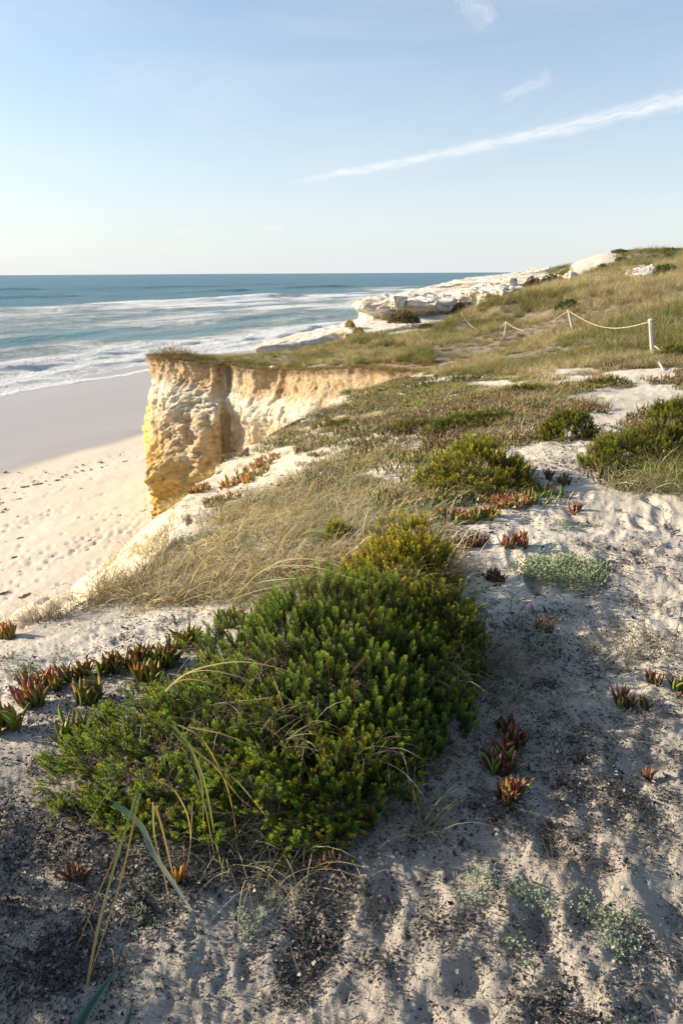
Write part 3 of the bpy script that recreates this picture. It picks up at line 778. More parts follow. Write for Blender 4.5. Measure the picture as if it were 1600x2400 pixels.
rk('limestone_boulder', 'squared white stone right of the blocky rock face, grass at its foot', [(1190, 684, 66), (1205, 680, 66), (1226, 680, 67)], [(1195, 672, 70), (1212, 668, 71), (1228, 670, 71)], -1.8, 23, .3)
rk('limestone_boulder', 'broken pale rock with a dark hollow beside the brown scrub', [(1040, 706, 66), (1070, 700, 66), (1100, 694, 66.5)], [(1045, 694, 70), (1075, 688, 71), (1100, 684, 71)], -2.8, 14, .4)
for i_, (lb_, u_, v_, r_, w_, h_, dz_) in enumerate([('fallen pale block at the seaward foot of the ridge', 905, 712, 66, 26, 16, 0), ('tilted pale block below the ridge lip, left of the dark recess', 1015, 706, 65, 30, 14, 1), ('broken pale block under the blocky rock face', 1140, 706, 63.5, 40, 16, 2),
                                                     ('orange-stained block beside the squared white stone', 1178, 698, 64, 22, 18, 3), ('pale block in front of the pinnacle foot', 1345, 672, 70, 26, 12, 4), ('grey block on the lip of the overhanging rock', 930, 704, 57.2, 34, 9, 5), ('small white block on the ridge slope under the skyline shelf', 1195, 662, 78, 30, 9, 6)]):
    rk('limestone_block', lb_, [(u_ - w_ / 2, v_ - h_, r_), (u_, v_ - h_ * 1.15, r_ - .4), (u_ + w_ / 2, v_ - h_ * .8, r_)], [(u_ - w_ / 2, v_ - h_ * 1.2, r_ + 1.3), (u_ + w_ / 2, v_ - h_, r_ + 1.3)], at_r(u_, v_ + 6, r_)[2] - .4, 40 + i_, .22)
rk('limestone_block', 'small angular knob crowning the white ridge', [(1236, 636, 104), (1258, 630, 104), (1282, 630, 104)], [(1240, 630, 107), (1260, 626, 107), (1284, 628, 107)], .4, 15, .22)
rk('rock_pinnacle', 'jagged white and orange pinnacle in front of the sand hill', [(1330, 642, 72), (1338, 634, 71.5), (1350, 646, 72), (1364, 660, 73)], [(1332, 636, 73.5), (1341, 632, 73.5), (1354, 644, 74), (1368, 660, 74.5)], -.7, 17, .4)
rk('limestone_boulder', 'cream rock outcrop on the grassy slope of the hill', [(1470, 644, 66), (1490, 640, 65.5), (1515, 640, 65.5), (1540, 642, 66), (1562, 648, 67)], [(1475, 634, 72), (1495, 626, 73), (1518, 620, 74), (1540, 628, 74), (1562, 642, 73)], -.3, 19, .35)


# ------------------------------------------------------------------ scattering
def hidden_coll(name, meshes):
    c = bpy.data.collections.new(name)
    for i, me_ in enumerate(meshes):
        o = bpy.data.objects.new('%s_%02d' % (name, i), me_); c.objects.link(o)
    return c


def scatter(name, meshes, P, rot, scl, idx, parent=None, label=None, cat=None):
    me = bpy.data.meshes.new(name); n = len(P)
    me.vertices.add(n); me.vertices.foreach_set('co', np.asarray(P, np.float32).ravel())
    a = me.attributes.new('rot', 'FLOAT_VECTOR', 'POINT'); a.data.foreach_set('vector', np.asarray(rot, np.float32).ravel())
    a = me.attributes.new('scl', 'FLOAT', 'POINT'); a.data.foreach_set('value', np.asarray(scl, np.float32))
    a = me.attributes.new('pickid', 'INT', 'POINT'); a.data.foreach_set('value', np.asarray(idx, np.int32))
    g = bpy.data.node_groups.new(name + '_scatter', 'GeometryNodeTree')
    g.interface.new_socket('Geometry', in_out='INPUT', socket_type='NodeSocketGeometry')
    g.interface.new_socket('Geometry', in_out='OUTPUT', socket_type='NodeSocketGeometry')
    k = NT(g); gi = k.n('NodeGroupInput'); go = k.n('NodeGroupOutput')
    ci = k.n('GeometryNodeCollectionInfo', {'Separate Children': True, 'Reset Children': True})
    ci.inputs[0].default_value = hidden_coll(name + '_kinds', meshes)
    def na_(nm, t): return k.n('GeometryNodeInputNamedAttribute', {'Name': nm}, data_type=t).outputs[0]
    ip = k.n('GeometryNodeInstanceOnPoints', {'Points': gi.outputs[0], 'Instance': ci.outputs[0], 'Pick Instance': True, 'Instance Index': na_('pickid', 'INT'),
                                              'Rotation': na_('rot', 'FLOAT_VECTOR'), 'Scale': na_('scl', 'FLOAT')})
    k.set(go.inputs[0], ip.outputs[0])
    o = obj(name, me, parent, label, cat, None, 'stuff')
    md = o.modifiers.new('scatter', 'NODES'); md.node_group = g
    return o


def lerp(a, b, t): return np.asarray(a) + (np.asarray(b) - np.asarray(a)) * np.asarray(t)[..., None]


def tuft(seed, n, L, Wd, spread, lean, curl, cA, cB, cBase=None, segs=4, th0=(.05, .5), spl=.6, mat=None, name='grass_tuft_mesh', lmin=.5):
    g = np.random.default_rng(seed)
    a = g.uniform(0, 2 * math.pi, n); rr = spread * np.sqrt(g.uniform(0, 1, n))
    ra = g.uniform(0, 2 * math.pi, n)
    root = np.stack([rr * np.cos(ra), rr * np.sin(ra), np.full(n, -.01)], -1)
    h = np.stack([np.cos(a) * spl + lean[0], np.sin(a) * spl + lean[1]], -1); h /= np.linalg.norm(h, axis=1)[:, None] + 1e-9
    ln = L * g.uniform(lmin, 1, n); th = g.uniform(*th0, n); cu = curl * g.uniform(.5, 1.3, n)
    wd_ = Wd * g.uniform(.6, 1.2, n); tw = g.uniform(-.9, .9, n)
    pts = [root]; dirs = []
    for k_ in range(segs):
        t = (k_ + .5) / segs; ang = th + cu * t
        d = np.stack([h[:, 0] * np.sin(ang), h[:, 1] * np.sin(ang), np.cos(ang)], -1) * (ln / segs)[:, None]
        d[:, :2] += g.normal(0, .04, (n, 2)) * (ln / segs)[:, None]
        pts.append(pts[-1] + d)
    pts = np.stack(pts, 1)
    sd = np.stack([-h[:, 1] * np.cos(tw), h[:, 0] * np.cos(tw), np.sin(tw)], -1)
    tt = np.linspace(0, 1, segs + 1); wt = (1 - tt ** 1.6) * .95 + .05
    off_ = sd[:, None] * (wd_[:, None] * wt[None])[..., None] * .5
    V = np.stack([pts - off_, pts + off_], 2).reshape(n, -1, 3)
    m = 2 * (segs + 1); b = (np.arange(n) * m)[:, None]
    F = np.concatenate([np.stack([b[:, 0] + 2 * i, b[:, 0] + 2 * i + 1, b[:, 0] + 2 * i + 3, b[:, 0] + 2 * i + 2], -1) for i in range(segs)])
    c = lerp(cA, cB, g.uniform(0, 1, n)) * g.uniform(.5, 1.12, n)[:, None]
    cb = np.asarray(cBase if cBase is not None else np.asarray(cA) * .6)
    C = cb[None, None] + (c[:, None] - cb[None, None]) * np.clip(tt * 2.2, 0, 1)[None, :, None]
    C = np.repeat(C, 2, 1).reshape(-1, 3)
    return mk_mesh(name, V.reshape(-1, 3), F, C, mat or M_GRASS)


STRAW = ((.50, .41, .25), (.74, .63, .43)); TAN = ((.40, .33, .22), (.58, .50, .35)); OLIVE = ((.22, .21, .08), (.38, .33, .14)); GREEN = ((.16, .20, .06), (.28, .30, .10))
GREY = ((.33, .29, .22), (.54, .49, .38)); BLUEG = ((.17, .24, .14), (.33, .40, .24)); DARK = ((.10, .075, .05), (.24, .19, .12)); RUST = ((.30, .17, .08), (.46, .30, .16))


def scatter_ground(n, seed, rmin, rmax, azr=(-42, 42), pw=1.0):
    g = np.random.default_rng(seed)
    r = np.exp(g.uniform(math.log(rmin), math.log(rmax), n)) if pw == 1 else (rmin ** pw + (rmax ** pw - rmin ** pw) * g.uniform(0, 1, n)) ** (1 / pw)
    a = np.radians(g.uniform(azr[0], azr[1], n)); x = np.sin(a) * r; y = np.cos(a) * r
    z, ins, d = land_parts(x, y); z = z + sand_detail(x, y)
    u, v = project(x, y, z)
    return g, x, y, z, u, v, ins, d


# far dune grass
far_kinds = []
for i, (cs, nb, L) in enumerate([(STRAW, 40, .75), (STRAW, 40, .65), (TAN, 40, .65), (OLIVE, 40, .7), (OLIVE, 40, .6), (GREEN, 40, .6), (GREEN, 44, .5), (GREY, 40, .5), (RUST, 40, .45)]):
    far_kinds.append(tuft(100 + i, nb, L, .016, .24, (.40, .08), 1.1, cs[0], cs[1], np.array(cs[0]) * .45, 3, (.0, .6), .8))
g, x, y, z, u, v, ins, d = scatter_ground(34000, 3, 13, 125, (-18, 31), 0.75)
dens = np.ones(len(x))
ok = ins & (v < 880 - 15 * (u > 1300)) & (d > .25)
for pg in HILLSAND: ok &= ~(inpoly(u, v, pg) & (y > 40))
ok &= ~inpoly(u, v, [(930, 890), (1100, 850), (1000, 860)])
n1 = fbm2(x * .10, y * .10, 201, 4); n2 = fbm2(x * .3, y * .3, 211, 3)
ok &= (g.uniform(0, 1, len(x)) < np.where(v > 815, .9 + .3 * n2, .98))
pid = np.where(n1 + .35 * n2 > .35, g.choice([3, 4, 5, 3, 7], len(x)), np.where(n1 + .3 * n2 < -.35, g.choice([7, 8, 2, 3], len(x)), g.choice([0, 1, 2, 3, 0, 1], len(x))))
pid = np.where((u < 700) & (v < 870), g.choice([3, 5, 4, 6], len(x)), pid)
pid = np.where((y > 75), g.choice([3, 4, 5, 7, 6], len(x)), pid)
hx = g.uniform(-11.5, 4, 9000); hy = g.uniform(24, 50, 9000); hz_, hin, hd = land_parts(hx, hy); hu, hv = project(hx, hy, hz_)
hok = hin & (hd > .3) & (hu < 1010) & ~inpoly(hu, hv, HILLSAND[4])
P = np.stack([x, y, z], -1)[ok]
rot = np.stack([g.normal(0, .08, len(x)), g.normal(0, .08, len(x)), g.normal(0, .5, len(x))], -1)[ok]
sc = (g.uniform(.45, 1.2, len(x)) * (1 + .35 * n2) * np.where(v > 815, .6, 1) * np.where((u < 720) & (v < 880), .6, 1) * np.clip(y / 40, .75, 1.5))[ok]
nh = int(hok.sum()); hn = fbm2(hx * .4, hy * .4, 222, 3)
P = np.r_[P, np.stack([hx, hy, hz_], -1)[hok]]; rot = np.r_[rot, np.stack([g.normal(0, .08, nh), g.normal(0, .08, nh), g.normal(0, .5, nh)], -1)]
sc = np.r_[sc, g.uniform(.35, .8, nh)]
pall = np.r_[pid[ok], np.where(hn[hok] > .1, g.choice([5, 6, 5, 3], nh), g.choice([3, 4, 0, 8], nh))]
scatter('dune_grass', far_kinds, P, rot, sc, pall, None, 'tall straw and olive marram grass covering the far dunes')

# mid scrub and dry grass
mid_kinds = []
for i, (cs, nb, L, cu) in enumerate([(TAN, 55, .26, 1.6), (GREY, 60, .22, 1.9), (STRAW, 50, .28, 1.5), (GREY, 60, .16, 2.2), (DARK, 55, .14, 1.6), (BLUEG, 45, .24, 1.3)]):
    mid_kinds.append(tuft(140 + i, nb, L, .0055, .13, (.35, .05), cu, cs[0], cs[1], None, 4, (.2, 1.0), .8))
g, x, y, z, u, v, ins, d = scatter_ground(9500, 4, 3.2, 24, (-24, 31), 1)
nz = fbm2(x * .9, y * .9, 301, 3)
ok = (ins | ((d < 2.2) & (y < 23))) & (v > 850) & (v < 1420)
dn = np.where((v < 1200), .55 + .55 * nz, .25 + .5 * nz)
dn = np.where((u < 980) & (v < 1260) & (v > 880), .48 + .85 * nz, dn)
for pg in SANDPOLYS: dn = np.where(inpoly(u, v, pg), -.01 + .14 * nz, dn)
dn = np.where(~ins, np.where(y < 8.5, .22, .5) * np.exp(-d / .7) + .06 * nz, dn)
dn = np.where((u > 1050) & (v > 1180), .0, dn)
ok &= g.uniform(0, 1, len(x)) < dn
pid = np.where(nz > .25, g.choice([0, 2, 1], len(x)), np.where(nz < -.3, g.choice([3, 4, 1], len(x)), g.choice([0, 1, 2, 3, 5], len(x))))
P = np.stack([x, y, z], -1)[ok]
rot = np.stack([g.normal(0, .15, len(x)), g.normal(0, .15, len(x)), g.uniform(-1, 1, len(x))], -1)[ok]
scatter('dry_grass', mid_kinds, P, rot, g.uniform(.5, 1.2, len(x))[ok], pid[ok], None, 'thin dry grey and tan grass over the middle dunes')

# near dry grass mass on the crest
DRYA = [(400, 1330), (520, 1250), (660, 1185), (840, 1160), (870, 1230), (830, 1330), (600, 1390), (540, 1460), (450, 1440), (300, 1405)]
near_kinds = []
for i, (cs, nb, L, cu) in enumerate([(STRAW, 30, .50, 2.0), (STRAW, 30, .42, 2.2), (TAN, 36, .26, 2.0), (GREY, 44, .20, 2.2), (BLUEG, 30, .32, 1.4), (TAN, 34, .18, 1.3)]):
    near_kinds.append(tuft(160 + i, nb, L, .0040, .07, (.75, -.08), cu, cs[0], cs[1], None, 6, (.1, .8), .65))
g, x, y, z, u, v, ins, d = scatter_ground(1500, 6, 2.6, 9, (-24, 6), 1)
ok = inpoly(u, v, DRYA) & (d > .05)
pid = np.where((u > 700) & (v < 1300), g.choice([3, 4, 4, 2], len(x)), np.where(u < 420, g.choice([2, 5, 3], len(x)), g.choice([0, 1, 0, 2, 3], len(x))))
ok &= g.uniform(0, 1, len(x)) < .30 + .95 * fbm2(x * 2.5, y * 2.5, 71, 2)
P = np.stack([x, y, z], -1)[ok]
rot = np.stack([g.normal(0, .15, len(x)), g.normal(0, .15, len(x)), g.normal(0, .35, len(x))], -1)[ok]
scatter('crest_grass', near_kinds, P, rot, g.uniform(.55, 1.1, len(x))[ok], pid[ok], None, 'tangled dry blond grass along the dune crest')

# litter
lit = []
for i in range(10):
    g = np.random.default_rng(400 + i); mb = MB()
    if i < 8:                                             # a few crumbs of dead leaf, crumpled
        for j in range(6):
            L = g.uniform(.002, .009) if i < 6 else g.uniform(.006, .014)
            c_ = np.array([g.normal(0, .014), g.normal(0, .014), .0015]); n_ = 5; a = np.sort(g.uniform(0, 6.28, n_)); st = g.uniform(0, 6.28)
            r_ = L * g.uniform(.35, 1, n_)
            X = np.cos(a) * r_; Y = np.sin(a) * r_ * g.uniform(.25, .8)
            V = np.stack([c_[0] + X * math.cos(st) - Y * math.sin(st), c_[1] + X * math.sin(st) + Y * math.cos(st), c_[2] + np.abs(g.normal(0, .35, n_)) * L], -1)
            V = np.r_[V, [c_ + [0, 0, L * g.uniform(.1, .6)]]]
            q_ = g.uniform()
            col = lerp((.022, .023, .026), (.085, .080, .075), g.uniform()) if q_ < .80 else (lerp((.16, .12, .08), (.26, .21, .15), g.uniform()) if q_ < .96 else np.array((.30, .27, .23)))
            mb.add(V, [(k_, (k_ + 1) % n_, n_) for k_ in range(n_)], col)
    else:                                                 # thin twigs
        for j in range(2):
            L = g.uniform(.03, .08); a = g.uniform(0, 6.28); t = np.linspace(0, 1, 5); bend = g.normal(0, .3)
            p_ = np.stack([np.cos(a) * t * L - np.sin(a) * bend * t * t * L, np.sin(a) * t * L + np.cos(a) * bend * t * t * L, .003 + .012 * np.sin(t * 3) * g.uniform()], -1); p_[:, :2] += g.normal(0, .01, 2)
            V, F, T3 = tube(p_, np.linspace(.0011, .0006, 5), 3); mb.add(V, F, lerp((.05, .045, .04), (.20, .17, .13), g.uniform()))
    lit.append(mb.mesh('litter_bit', M_LITTER))
g, x, y, z, u, v, ins, d = scatter_ground(150000, 7, .8, 9, (-46, 58), 1)
n1 = fbm2(x * 2.2, y * 2.2, 501, 3); n2 = fbm2(x * 7, y * 7, 511, 2)
dn = .04 + .75 * sstep(n1, .0, .8) * (.4 + .6 * sstep(n2, -.3, .5)) + .2 * sstep(n2, .3, .9)
for sx_, sy_, sr_ in SHRUBG: dn = dn + 1.0 * (1 - sstep(np.hypot(x - sx_, y - sy_), sr_ * .7, sr_ * 1.9)) * (.12 + .88 * sstep(n2 + .6 * n1, -.15, .45))
dn = np.where((v < 1450) & (u < 500), .12, dn)
ok = ins & (g.uniform(0, 1, len(x)) < dn)
P = np.stack([x, y, z + .002], -1)[ok]
rot = np.stack([g.normal(0, .3, len(x)), g.normal(0, .3, len(x)), g.uniform(0, 6.28, len(x))], -1)[ok]
scatter('plant_litter', lit, P, rot, (g.uniform(.5, 1.5, len(x)) * np.clip(np.hypot(x, y) / 2.6, .95, 1.9))[ok], g.choice(10, len(x), p=[.14] * 6 + [.06, .06, .02, .02])[ok], None, 'dark scattered leaf litter and twigs on the sand')

# beach wrack
g = np.random.default_rng(9); wr = []
for i in range(5):
    mb = MB(); t_ = np.linspace(0, 1, 7); p_ = np.stack([(t_ - .5) * g.uniform(.3, .7), g.normal(0, .06, 7), np.full(7, .04)], -1)
    V, F, T3 = tube(p_, .07 * np.sin(t_ * 3.0 + .1) + .01, 5); V[:, 2] *= .8
    V += g.normal(0, .012, V.shape); c_ = lerp((.10, .065, .035), (.22, .15, .09), g.uniform())
    n0 = mb.n; mb.add(V, F, c_); mb.F[3].append(np.asarray(T3) + n0); wr.append(mb.mesh('wrack_piece', M_LITTER))
n = 900
s_ = np.concatenate([-46 + g.normal(0, 1.2, 250), -62 + g.normal(0, 2.2, 300), g.uniform(-72, -40, 350)]); t_ = g.uniform(-75, -18, n)
s_ = s_ + 2.5 * vn2(t_ * .08, t_ * 0, 5)
xy = SH_O[None] + s_[:, None] * SH_N + t_[:, None] * SH_T
P = np.c_[xy, beach_z(xy[:, 0], xy[:, 1])]
scatter('seaweed_wrack', wr, P, np.stack([np.zeros(n), np.zeros(n), R(62) + g.normal(0, .5, n)], -1), g.uniform(.3, 1.0, n) ** 1.7, g.integers(0, 5, n), None, 'brown seaweed scraps strewn along the dry beach')

# ------------------------------------------------------------------ heath shrubs
def sprig_mesh(seed, L, n, nl, nw, cBase, cTip, tipw=0.35, cone=.3):
    g = np.random.default_rng(seed); mb = MB()
    b = g.normal(0, .12, 2)
    st = np.linspace(0, 1, 4); stem = np.stack([b[0] * L * st ** 2, b[1] * L * st ** 2, L * .97 * st], -1)
    V, F, T3 = tube(stem, np.linspace(nw * .7, nw * .3, 4), 3); mb.add(V, F, (.16, .10, .045))
    i = np.arange(n); t = .10 + .9 * (i + .5) / n; a = i * 2.39996 + g.normal(0, .25, n)
    up = .30 + .75 * t ** 5 + g.normal(0, .12, n); ln = nl * g.uniform(.75, 1.15, n) * (1 - .45 * np.clip((t - .75) / .25, 0, 1)) * np.clip(t * 3 + .35, .5, 1)
    base = np.stack([b[0] * L * t ** 2, b[1] * L * t ** 2, L * t * .97], -1)
    o = np.stack([np.cos(a), np.sin(a), np.zeros(n)], -1)
    dr = o * np.cos(up)[:, None] + np.array([0, 0, 1.0]) * np.sin(up)[:, None]
    sd = np.stack([-np.sin(a), np.cos(a), g.normal(0, .3, n)], -1)
    mid = base + dr * (ln * .55)[:, None]; tip = base + dr * ln[:, None] + np.array([0, 0, .12]) * ln[:, None]
    V = np.stack([base, mid - sd * nw * .5, tip, mid + sd * nw * .5], 1).reshape(-1, 3)
    F = np.arange(n * 4).reshape(n, 4)
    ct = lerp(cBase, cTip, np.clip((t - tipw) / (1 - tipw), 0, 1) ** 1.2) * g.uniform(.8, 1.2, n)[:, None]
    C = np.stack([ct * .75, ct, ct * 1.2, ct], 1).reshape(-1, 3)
    mb.add(V, F, C)
    return mb.mesh('sprig_mesh', M_NEEDLE)


def dir_euler(D, spin):
    """rotation turning +Z to D"""
    out = np.zeros((len(D), 3))
    for i, d_ in enumerate(D):
        q = Vector(d_).to_track_quat('Z', 'Y'); e = (q @ Euler((0, 0, spin[i])).to_quaternion()).to_euler(); out[i] = (e.x, e.y, e.z)
    return out


def ground_min(x, y): return float(land_z(x, y)[0])


def shrub(name, label, lumps, meshes, nclus, per, L, up=.75, out=.55, lean=(0, 0, 0), nparts=150, seed=1, inner=.5, group=None, cat='shrub', odd=None, lowcut=-.02, jit=.25, branches=26):
    """lumps: (x, y, rx, ry, h) domes standing on the ground"""
    g = np.random.default_rng(seed)
    lp = [(x, y, ground_min(x, y), rx, ry, h) for x, y, rx, ry, h in lumps]
    cx, cy, cz = lp[0][0], lp[0][1], lp[0][2]
    root = thing(name, (cx, cy, cz), label, cat, group)
    wts = np.array([rx * ry + (rx + ry) * h for x, y, z, rx, ry, h in lp]); wts /= wts.sum()
    P, D, SCL = [], [], []
    for layer, (shr, frac) in enumerate(((1.0, 1.0), (.80, inner))):
        nc = int(nclus * frac)
        for li in g.choice(len(lp), nc, p=wts):
            x, y, z, rx, ry, h = lp[li]
            a = g.uniform(0, 2 * math.pi); c = g.uniform(lowcut, 1); s = math.sqrt(max(0, 1 - c * c))
            nrm = np.array([s * math.cos(a) / rx, s * math.sin(a) / ry, c / h]); nrm /= np.linalg.norm(nrm)
            bump = 1 + .19 * float(vn3(np.array([s * math.cos(a) * 3.1]), np.array([s * math.sin(a) * 3.1]), np.array([c * 3.0 + li * 7]), seed)[0]) + .06 * float(vn3(np.array([s * math.cos(a) * 8]), np.array([s * math.sin(a) * 8]), np.array([c * 8.0 + li * 7]), seed + 1)[0])
            p = np.array([x + rx * s * math.cos(a) * shr * bump, y + ry * s * math.sin(a) * shr * bump, z + h * c * shr * bump])
            ins = False
            for lj, (x2, y2, z2, rx2, ry2, h2) in enumerate(lp):
                if lj != li and ((p[0] - x2) / rx2) ** 2 + ((p[1] - y2) / ry2) ** 2 + (max(0, p[2] - z2) / h2) ** 2 < (.66 * shr) ** 2: ins = True
            if ins: continue
            d0 = nrm * out + np.array([0, 0, up]) + np.array(lean); d0 /= np.linalg.norm(d0)
            for j in range(g.integers(per - 2, per + 2)):
                d = d0 + g.normal(0, jit, 3); d /= np.linalg.norm(d)
                if d[2] < -.1: d[2] = .05
                sc = g.uniform(.5, 1.15)
                q = p + g.normal(0, L * .28, 3) - d * L * sc * .75
                P.append(q); D.append(d); SCL.append(sc)
    P = np.array(P); D = np.array(D); SCL = np.array(SCL)
    E = dir_euler(D, g.uniform(0, 6.28, len(P)))
    nm = len(meshes)
    if odd is not None: pid = odd(P, g)
    else: pid = g.integers(0, nm, len(P))
    dist = np.linalg.norm(P - CAM, axis=1) - .6 * (P[:, 2] - cz)
    o_ = np.argsort(dist); k = o_[:nparts * 4:4] if nparts else o_[:0]
    rest = np.setdiff1d(np.arange(len(P)), k)
    off_ = np.array([cx, cy, cz])
    for i in k:
        s = bpy.data.objects.new('sprig', meshes[pid[i]]); COL.objects.link(s); s.parent = root
        s.location = P[i] - off_; s.rotation_euler = E[i]; s.scale = (SCL[i],) * 3
    scatter('foliage', meshes, P[rest] - off_, E[rest], SCL[rest], pid[rest], root)
    # woody branches rising from the base
    for b in range(branches):
        i = g.integers(0, len(P)); tgt = P[i] - off_; li = g.integers(0, len(lp))
        x, y, z, rx, ry, h = lp[li]
        b0 = np.array([x + g.normal(0, rx * .25), y + g.normal(0, ry * .25), z - .02]) - off_
        t = np.linspace(0, 1, 6)[:, None]; mid = (b0 + tgt) / 2 + np.array([g.normal(0, .04), g.normal(0, .04), -.05 * g.uniform()])
        pts = (1 - t) ** 2 * b0 + 2 * t * (1 - t) * mid + t ** 2 * tgt
        V, F, T3 = tube(pts, np.linspace(.006, .0022, 6), 5); mb = MB(); mb.add(V, F, lerp((.10, .07, .05), (.22, .17, .13), g.uniform())); mb.F[3].append(np.asarray(T3))
        obj('branch', mb.mesh('branch', M_BARK, True), root)
    return root


DG = [sprig_mesh(600 + i, .105, 90, .0155, .0036, (.016, .050, .010), (.25, .37, .045), .30) for i in range(5)] + [sprig_mesh(606, .085, 50, .013, .003, (.10, .075, .045), (.26, .19, .10), .2), sprig_mesh(607, .10, 80, .015, .0036, (.03, .06, .012), (.40, .38, .06), .3)]  # sprig bases darkened beyond their own green to imitate shade inside the shrub
LG = [sprig_mesh(610 + i, .065, 56, .0115, .0032, (.03, .07, .012), (.26, .36, .035), .2) for i in range(4)] + [sprig_mesh(618, .06, 48, .011, .0032, (.10, .11, .015), (.50, .43, .04))]
YG = [sprig_mesh(620 + i, .080, 60, .0125, .0036, (.07, .10, .015), (.66, .56, .04), .15) for i in range(3)] + [sprig_mesh(625 + i, .080, 60, .0125, .0036, (.04, .08, .015), (.31, .36, .04), .15) for i in range(2)] + [sprig_mesh(629, .075, 50, .012, .0036, (.16, .08, .02), (.60, .25, .04))]
OG = [sprig_mesh(630 + i, .080, 60, .0135, .0038, (.025, .06, .012), (.25, .30, .035), .2) for i in range(3)] + [sprig_mesh(635, .08, 60, .0135, .0038, (.06, .085, .015), (.46, .40, .045), .1)]


def yodd(P, g):
    t = sstep(P[:, 2], P[:, 2].min() + .12, P[:, 2].max()); r = g.uniform(0, 1, len(P))
    return np.where(r < .06, 5, np.where(r < .30 + .65 * t, g.integers(0, 3, len(P)), g.integers(3, 5, len(P))))


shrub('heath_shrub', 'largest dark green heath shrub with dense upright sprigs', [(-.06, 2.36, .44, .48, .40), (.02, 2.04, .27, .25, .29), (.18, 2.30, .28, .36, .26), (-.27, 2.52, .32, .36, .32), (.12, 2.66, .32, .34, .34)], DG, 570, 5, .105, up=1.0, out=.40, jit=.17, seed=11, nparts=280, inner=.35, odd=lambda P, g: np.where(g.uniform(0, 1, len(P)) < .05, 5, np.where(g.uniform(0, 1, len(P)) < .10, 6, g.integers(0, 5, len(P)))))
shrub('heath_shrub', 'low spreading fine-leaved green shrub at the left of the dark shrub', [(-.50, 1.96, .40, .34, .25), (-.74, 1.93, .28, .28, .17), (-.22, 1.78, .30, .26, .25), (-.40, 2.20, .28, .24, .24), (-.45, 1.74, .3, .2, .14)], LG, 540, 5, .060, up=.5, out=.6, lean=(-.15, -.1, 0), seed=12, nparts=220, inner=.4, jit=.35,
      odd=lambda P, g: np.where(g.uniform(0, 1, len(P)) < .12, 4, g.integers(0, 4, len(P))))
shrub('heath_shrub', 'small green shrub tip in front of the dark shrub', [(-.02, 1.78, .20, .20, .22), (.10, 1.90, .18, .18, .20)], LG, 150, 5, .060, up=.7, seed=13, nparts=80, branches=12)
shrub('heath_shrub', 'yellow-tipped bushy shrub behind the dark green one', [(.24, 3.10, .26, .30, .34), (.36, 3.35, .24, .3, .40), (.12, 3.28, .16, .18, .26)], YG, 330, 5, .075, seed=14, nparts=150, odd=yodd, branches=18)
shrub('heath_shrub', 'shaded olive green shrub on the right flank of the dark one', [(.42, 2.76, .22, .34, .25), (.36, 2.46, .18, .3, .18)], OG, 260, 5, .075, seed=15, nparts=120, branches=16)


def far_shrub(label, u, v, wpx, hpx, meshes, seed, ncl=160, per=6, ex=(), odd=None, group=None, L=.075, nparts=60):
    p = pick(u, v); k = np.dot(p - CAM, FWD) / 1600
    rx = wpx * k / 2; h = hpx * k
    lumps = [(p[0], p[1] + rx * .5, rx, rx * .8, h)] + [(p[0] + dx * rx, p[1] + rx * .5 + dy * rx, rx * s, rx * s * .8, h * hs) for dx, dy, s, hs in ex]
    return shrub('heath_shrub', label, lumps, meshes, ncl, per, L, seed=seed, nparts=nparts, odd=odd, branches=10, inner=.4, group=group)


SCALE = lambda: None
far_shrub('yellow-green shrub with red flecks beside the sandy path', 1130, 1165, 250, 105, YG[3:5] + OG[3:4] + YG[:1], 21, 380, 6, ((-.7, .3, .6, .7), (.6, -.1, .55, .75), (.1, .7, .7, 1.05)))
far_shrub('rounded green shrub where the path narrows', 1340, 1035, 130, 62, OG, 22, 200, 6, ((-.6, .2, .5, .8), (.7, .1, .4, .6)))
far_shrub('dark green mound behind the yellow-green shrub', 1120, 1010, 150, 40, OG[:3], 23, 170, 6, ((-.9, .1, .7, .8), (.8, .2, .6, .8)))
far_shrub('broad dark olive shrub on the right of the path', 1500, 1105, 230, 75, OG, 24, 420, 6, ((.7, .3, .8, 1.25), (-.5, .1, .5, .7), (1.3, .7, .8, 1.6)))
far_shrub('olive shrub in the right corner above the path bend', 1590, 1000, 110, 60, OG, 25, 170, 6, ((-.6, .3, .5, .7),))
far_shrub('green shrub beside the leaning stake on the right', 1585, 845, 90, 34, OG, 26, 130, 6, ((-.6, .1, .6, .7),))
far_shrub('low bright green mat-like shrub at the cliff side of the middle dunes', 1045, 908, 130, 26, OG[:3], 41, 130, 6, ((-.9, .1, .7, .8), (.9, .1, .7, .8)), nparts=0)
far_shrub('small olive shrub between sand openings behind the round path shrub', 1230, 925, 80, 24, OG, 42, 90, 6, ((.8, .1, .6, .8),), nparts=0)
far_shrub('grey-brown low scrub left of the dark green mound', 985, 1010, 110, 26, [OG[3], DG[5], OG[0], DG[5]], 43, 130, 6, ((-.8, .2, .7, .8),), nparts=0)
far_shrub('small green shrub by the sand bank above the orange ice plants', 770, 1010, 80, 24, [OG[0], OG[3], DG[5]], 44, 90, 6, ((.8, .1, .6, .8),), nparts=0)
far_shrub('low green shrub on the path bend in front of the thick post', 1440, 905, 90, 20, OG[:3], 45, 90, 6, ((-.8, .1, .7, .8),), nparts=0)
far_shrub('tiny yellow-green shrub in the dry grass above the red ice plant tips', 790, 1275, 60, 40, YG[3:5] + YG[:1], 46, 40, 5, (), nparts=0)
